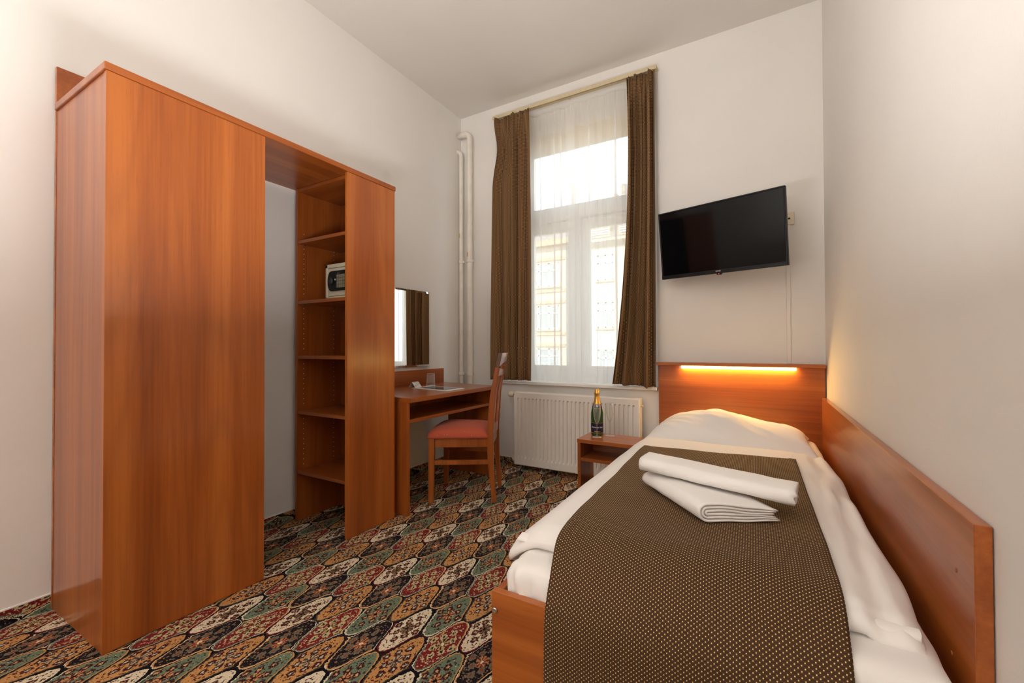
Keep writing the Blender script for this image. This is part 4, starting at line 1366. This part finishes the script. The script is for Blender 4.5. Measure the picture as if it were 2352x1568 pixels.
# ------------------------------------------------------------------ television, socket, cable trunk
TVL = (-0.2395, 3.20, 1.833)
tv = thing('television', 'black flat television angled out from the wall above the bed', 'television', TVL, -0.264)
tilt_m = Matrix.Rotation(0.127, 4, 'X') @ Matrix.Rotation(0.0, 4, 'Y')
TW, TH = 0.811, 0.482
def tvobj(name, bm_, mat, parent=tv, smooth=False):
    bmesh.ops.transform(bm_, matrix=Matrix.Rotation(0.127, 4, 'X'), verts=bm_.verts)
    return obj(name, bm_, mat, parent, smooth, True)
b = bmesh.new()
bzs, bzb = 0.011, 0.026
x0, x1, z0, z1 = -TW / 2, TW / 2, -TH / 2, TH / 2
box(x0, x0 + bzs, -0.006, 0.03, z0, z1, 0.003, bm=b); box(x1 - bzs, x1, -0.006, 0.03, z0, z1, 0.003, bm=b)
box(x0, x1, -0.006, 0.03, z1 - bzs, z1, 0.003, bm=b); box(x0, x1, -0.008, 0.03, z0, z0 + bzb, 0.003, bm=b)
tvobj('bezel', b, M_BLACK)
tvobj('screen', box(x0 + bzs, x1 - bzs, -0.0025, 0.02, z0 + bzb, z1 - bzs), M_SCREEN)
b = box(x0 + 0.01, x1 - 0.01, 0.03, 0.045, z0 + 0.01, z1 - 0.01, 0.006)
box(-0.25, 0.25, 0.045, 0.075, z0 + 0.03, z0 + 0.30, 0.01, bm=b)
tvobj('rear_shell', b, M_BLACK)
b = prism(((-0.020, z0 + 0.002), (0.020, z0 + 0.002), (0.012, z0 - 0.011), (-0.012, z0 - 0.011)), -0.0075, 0.012, 0.002, axis='y')
sn = tvobj('sensor_bump', b, M_BLACK)
b = lathe([(0, 0), (0.0022, 0), (0.0022, 0.001), (0, 0.0012)], n=12); bmesh.ops.rotate(b, verts=b.verts, matrix=Matrix.Rotation(PI / 2, 3, 'X')); bmesh.ops.translate(b, verts=b.verts, vec=(0.0, -0.0078, z0 - 0.004))
tvobj('standby_light', b, M_LEDR, sn)
rot3 = Matrix.Rotation(0.127, 3, 'X')
text_mesh('CHiQ', 0.0115, M_WHITE, 'logo_text', tv, lambda x, y: rot3 @ Vector((x * 1.15 - 0.004, -0.0086, z0 + 0.012 + y)))
# wall arm
b = tube([(0, 0.07, -0.02), (0.10, 0.17, -0.02)], 0.014, 12)
tube([(0.10, 0.17, -0.02), (-0.02, 0.262, -0.02)], 0.014, 12, bm=b)
obj('wall_arm', b, M_BLACK, tv, True, True)
sk = thing('antenna_socket', 'square ivory antenna socket on the wall right of the television', 'socket', (0.172, 3.475, 1.967))
obj('cover_plate', box(0.130, 0.2145, 3.469, D - 0.0005, 1.925, 2.0095, 0.003), M_IVORY, sk)
b = lathe([(0, 0), (0.0065, 0), (0.0065, 0.0015), (0, 0.0016)], n=16); bmesh.ops.rotate(b, verts=b.verts, matrix=Matrix.Rotation(PI / 2, 3, 'X')); bmesh.ops.translate(b, verts=b.verts, vec=(0.184, 3.4688, 1.967))
obj('antenna_jack', b, M_DARK, sk, True)
tk = thing('cable_duct', 'narrow white cable duct running down the wall to the headboard', 'cable duct', (0.176, 3.478, 0.976))
obj('duct', box(0.165, 0.1885, 3.471, D - 0.0005, 0.976, 1.924, 0.001), M_WALL, tk)
obj('cover_strip', box(0.167, 0.1865, 3.4695, 3.4708, 0.976, 1.924, 0.0004), M_WALL, tk)

# ------------------------------------------------------------------ across the street
YS = 27.0
st = struct('ground_street', box(-60, 40, 4.2, 60, -9.3, -9.0), M_ASPH)
def far_window(parent, xa, xb, za, zb, lights=2, mat=M_STONE, yf=YS):
    b_ = bmesh.new()
    fr = 0.09
    box(xa, xa + fr, yf + 0.10, yf + 0.18, za, zb, bm=b_); box(xb - fr, xb, yf + 0.10, yf + 0.18, za, zb, bm=b_)
    box(xa, xb, yf + 0.10, yf + 0.18, za, za + fr, bm=b_); box(xa, xb, yf + 0.10, yf + 0.18, zb - fr, zb, bm=b_)
    for i in range(1, lights):
        xm = lerp(xa, xb, i / lights); box(xm - 0.05, xm + 0.05, yf + 0.10, yf + 0.18, za, zb, bm=b_)
    zm = za + (zb - za) * 0.68
    box(xa, xb, yf + 0.10, yf + 0.18, zm - 0.04, zm + 0.04, bm=b_)
    f_ = obj('window', b_, M_TRIMW, parent)
    obj('pane', box(xa + 0.02, xb - 0.02, yf + 0.14, yf + 0.15, za + 0.02, zb - 0.02), M_FPANE, f_)
    obj('window_sill', box(xa - 0.1, xb + 0.1, yf - 0.12, yf + 0.12, za - 0.12, za), mat, parent)
def facade(parent, x0, x1, z0, z1, holes, mat, yf=YS):
    """wall with real openings: rows of holes share their heights"""
    b_ = bmesh.new()
    zs = sorted(set([(h[2], h[3]) for h in holes]))
    z = z0
    for (za, zb) in zs:
        box(x0, x1, yf, yf + 0.4, z, za, bm=b_)
        x = x0
        for h in sorted(h for h in holes if (h[2], h[3]) == (za, zb)):
            box(x, h[0], yf, yf + 0.4, za, zb, bm=b_); x = h[1]
        box(x, x1, yf, yf + 0.4, za, zb, bm=b_)
        z = zb
    box(x0, x1, yf, yf + 0.4, z, z1, bm=b_)
    return obj('wall', b_, mat, parent)
# house on the right: plain cream front, mansard with louvred dormers
hr = thing('apartment_house', 'cream apartment house across the street with grey mansard roof', 'building', (-4.0, YS, -9.0), 0, 'houses across the street')
rowsR = [(5.36 - 3.09 * i, 7.03 - 3.09 * i) for i in range(5)]
holes = []
for (za, zb) in rowsR:
    for xa in (-9.17, -6.5, -3.8, -1.1, 1.6):
        holes.append((xa, xa + 1.08, za, zb))
facade(hr, -10.95, 3.6, -9.0, 7.55, holes, M_FAC2)
for h in holes: far_window(hr, *h)
obj('cornice', prism(((YS - 0.55, 7.95), (YS - 0.55, 7.80), (YS - 0.15, 7.55), (YS + 0.4, 7.55), (YS + 0.4, 7.95)), -10.95, 3.65, axis='x'), M_STONE, hr)
obj('roof', prism(((YS - 0.2, 7.951), (YS + 1.6, 10.6), (YS + 7, 11.2), (YS + 7, 7.951)), -10.9, 3.6, axis='x'), M_ROOF, hr)
for xa in (-9.6, -7.7, -5.2, -2.6):
    dm = obj('dormer', box(xa, xa + 1.35, YS - 0.1, YS + 1.6, 8.15, 9.75), M_STONE, hr)
    for k in range(9):
        obj('louvre', box(xa + 0.12, xa + 1.23, YS - 0.16, YS - 0.101, 8.32 + k * 0.15, 8.40 + k * 0.15), M_TRIMW, dm)
obj('gable', prism(((-10.6, 10.2), (-9.9, 12.0), (-8.9, 11.1), (-8.7, 10.2)), YS + 1.8, YS + 5, axis='y'), M_FAC2, hr)
for xa, hh_ in ((-8.62, 11.7), (-8.05, 12.3), (-4.0, 12.0)):
    obj('chimney', box(xa - 0.16, xa + 0.16, YS + 2.2, YS + 2.8, 10.4, hh_), M_STONE, hr)
b = bmesh.new()
for k in range(9): box(-7.95 + k * 0.16, -7.92 + k * 0.16, YS + 1.7, YS + 1.74, 10.7, 12.0, bm=b)
for zz in (11.0, 11.5, 12.0): box(-7.95, -6.6, YS + 1.7, YS + 1.74, zz - 0.02, zz + 0.02, bm=b)
obj('roof_railing', b, M_ROOF, hr)
b = lathe([(0, -3.2), (0.16, -3.2), (0.13, -1.2), (0.22, -1.0), (0.26, -0.72), (0.18, -0.45), (0.08, -0.35), (0.16, -0.15), (0.19, 0.05), (0.12, 0.25), (0, 0.4)], -11.25, YS + 1.2, 13.3, 16)
box(-11.5, -11.0, YS + 0.9, YS + 1.5, 8.2, 10.6, bm=b)
finial = b
# house on the left: ribbon windows between terracotta bands
hl_ = thing('apartment_house', 'ochre apartment house across the street with wide windows and terracotta bands', 'building', (-16, YS, -9.0), 0, 'houses across the street')
rowsL = [(5.25 - 2.98 * i, 6.90 - 2.98 * i) for i in range(5)]
holes = []
for (za, zb) in rowsL:
    for xa in (-14.3, -17.9, -21.5, -25.1):
        holes.append((xa, xa + 2.42, za, zb))
facade(hl_, -28.0, -10.98, -9.0, 8.0, holes, M_FAC1)
for h in holes: far_window(hl_, *h, lights=3)
for (za, zb) in rowsL:
    for zc in (za - 0.32, zb + 0.22):
        obj('band', box(-28.0, -11.4, YS - 0.10, YS - 0.001, zc - 0.10, zc + 0.10), M_BRICKB, hl_)
obj('cornice', box(-28.0, -10.98, YS - 0.5, YS + 0.4, 8.001, 8.35), M_BRICKB, hl_)
obj('roof', prism(((YS - 0.3, 8.351), (YS + 5, 11.7), (YS + 9, 8.351)), -28.0, -10.98, axis='x'), M_ROOF, hl_)
obj('rain_pipe', tube([(-11.2, YS - 0.12, -8.9), (-11.2, YS - 0.12, 7.8)], 0.07, 10), M_ROOF, hl_, True)
obj('roof_finial', finial, M_STONE, hl_, True)
